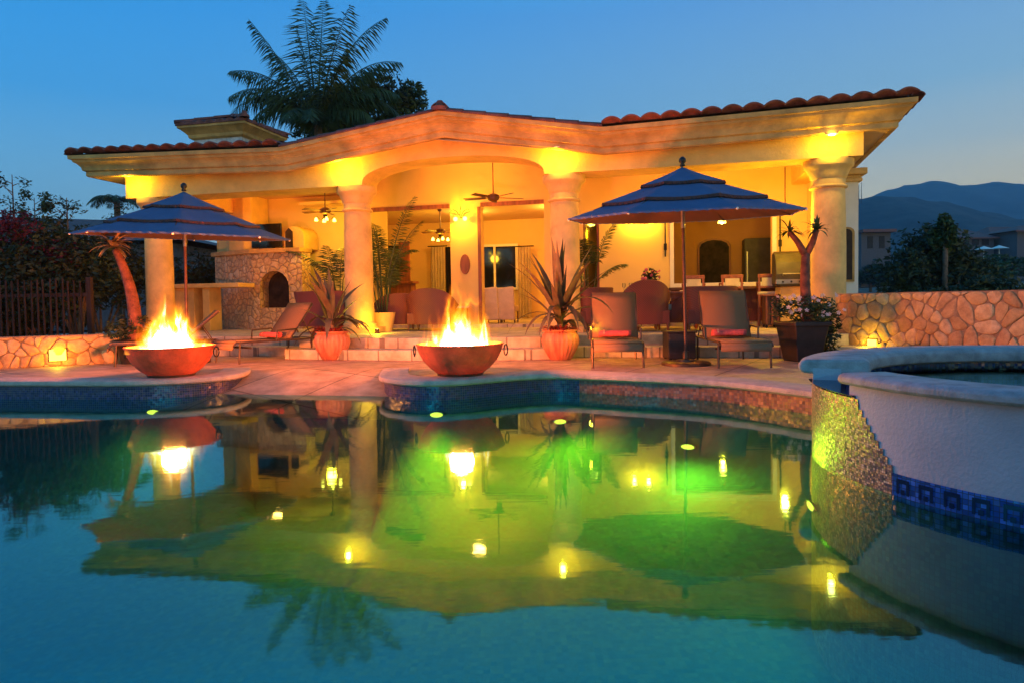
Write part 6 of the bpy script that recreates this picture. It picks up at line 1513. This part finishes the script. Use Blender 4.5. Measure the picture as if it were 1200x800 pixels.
for i, (px, py, lab) in enumerate(((1153, 290, 'white garden umbrella in front of the red roofed houses'), (1171, 289, 'second white garden umbrella, farther right before the red roofed houses'))):
    q = AY(px, py, 118); e = thing('far_umbrella', (q.x, q.y, q.z - 2), lab, 'umbrella'); MB().lathe([(0, .6), (1.5, 0)], q - UZ * .4, 8).build('canopy', 'white', e); MB().tube([q - UZ * 2.2, q + UZ * .1], .05, 6).build('pole', 'white', e)
q0 = AY(1003, 236, 900)
for i, (px, py, lab) in enumerate(((1006.5, 217, 'thin antenna mast on the hill, left of the pair'), (1009.5, 214, 'taller thin antenna mast on the hill, right of the pair'))):
    q = AY(px, py, 1150); b_ = MB().tube([Vector((q.x, q.y, q.z - 45)), q], [.8, .35], 6); tag(b_.build('antenna_mast', 'iron'), lab, 'antenna mast', 'antenna masts on the hill ridge')

# general lamps inside the rooms that the photograph shows lit
def roomlight(s, v, z, power, label, col=WARM):
    p = H(s, v, z); e = thing('ceiling_lamp', p, label, 'ceiling lamp')
    MB().lathe([(0, -.03), (.08, -.02), (.11, 0), (0, 0)], p, 20).build('lens', 'lampglass', e, smooth=True)
    lamp('light', p - UZ * .15, power, col, .15, parent=e)
roomlight(-3.6, 5.6, 3.6, 90, 'flush ceiling lamp in the living room')
roomlight(-1.0, 5.4, 3.6, 100, 'flush ceiling lamp in front of the living room window')
roomlight(-2.2, 1.2, 4.4, 60, 'flush ceiling lamp in the raised vault of the arched veranda', AMBER)
roomlight(-7.3, 1.1, 3.88, 34, 'flush ceiling lamp before the fireplace', AMBER)
roomlight(2.6, .9, 3.88, 55, 'flush ceiling lamp above the dining table', AMBER)

# evening haze over the valley
def haze():
    m, t, o = nodes('evening_haze'); v = N(t, 'ShaderNodeVolumePrincipled'); v.inputs['Color'].default_value = (.36, .70, 1, 1); v.inputs['Density'].default_value = .00028; v.inputs['Anisotropy'].default_value = .2
    L(t, v.outputs[0], o.inputs['Volume']); M['haze'] = m
    MB().add([(x, y, z) for z in (-60, 560) for x, y in ((-3900, -400), (5600, -400), (5600, 3700), (-3900, 3700))], [(0, 3, 2, 1), (4, 5, 6, 7), (0, 1, 5, 4), (1, 2, 6, 5), (2, 3, 7, 6), (3, 0, 4, 7)]).build('haze', 'haze', kind='stuff')
if HAZE: haze()
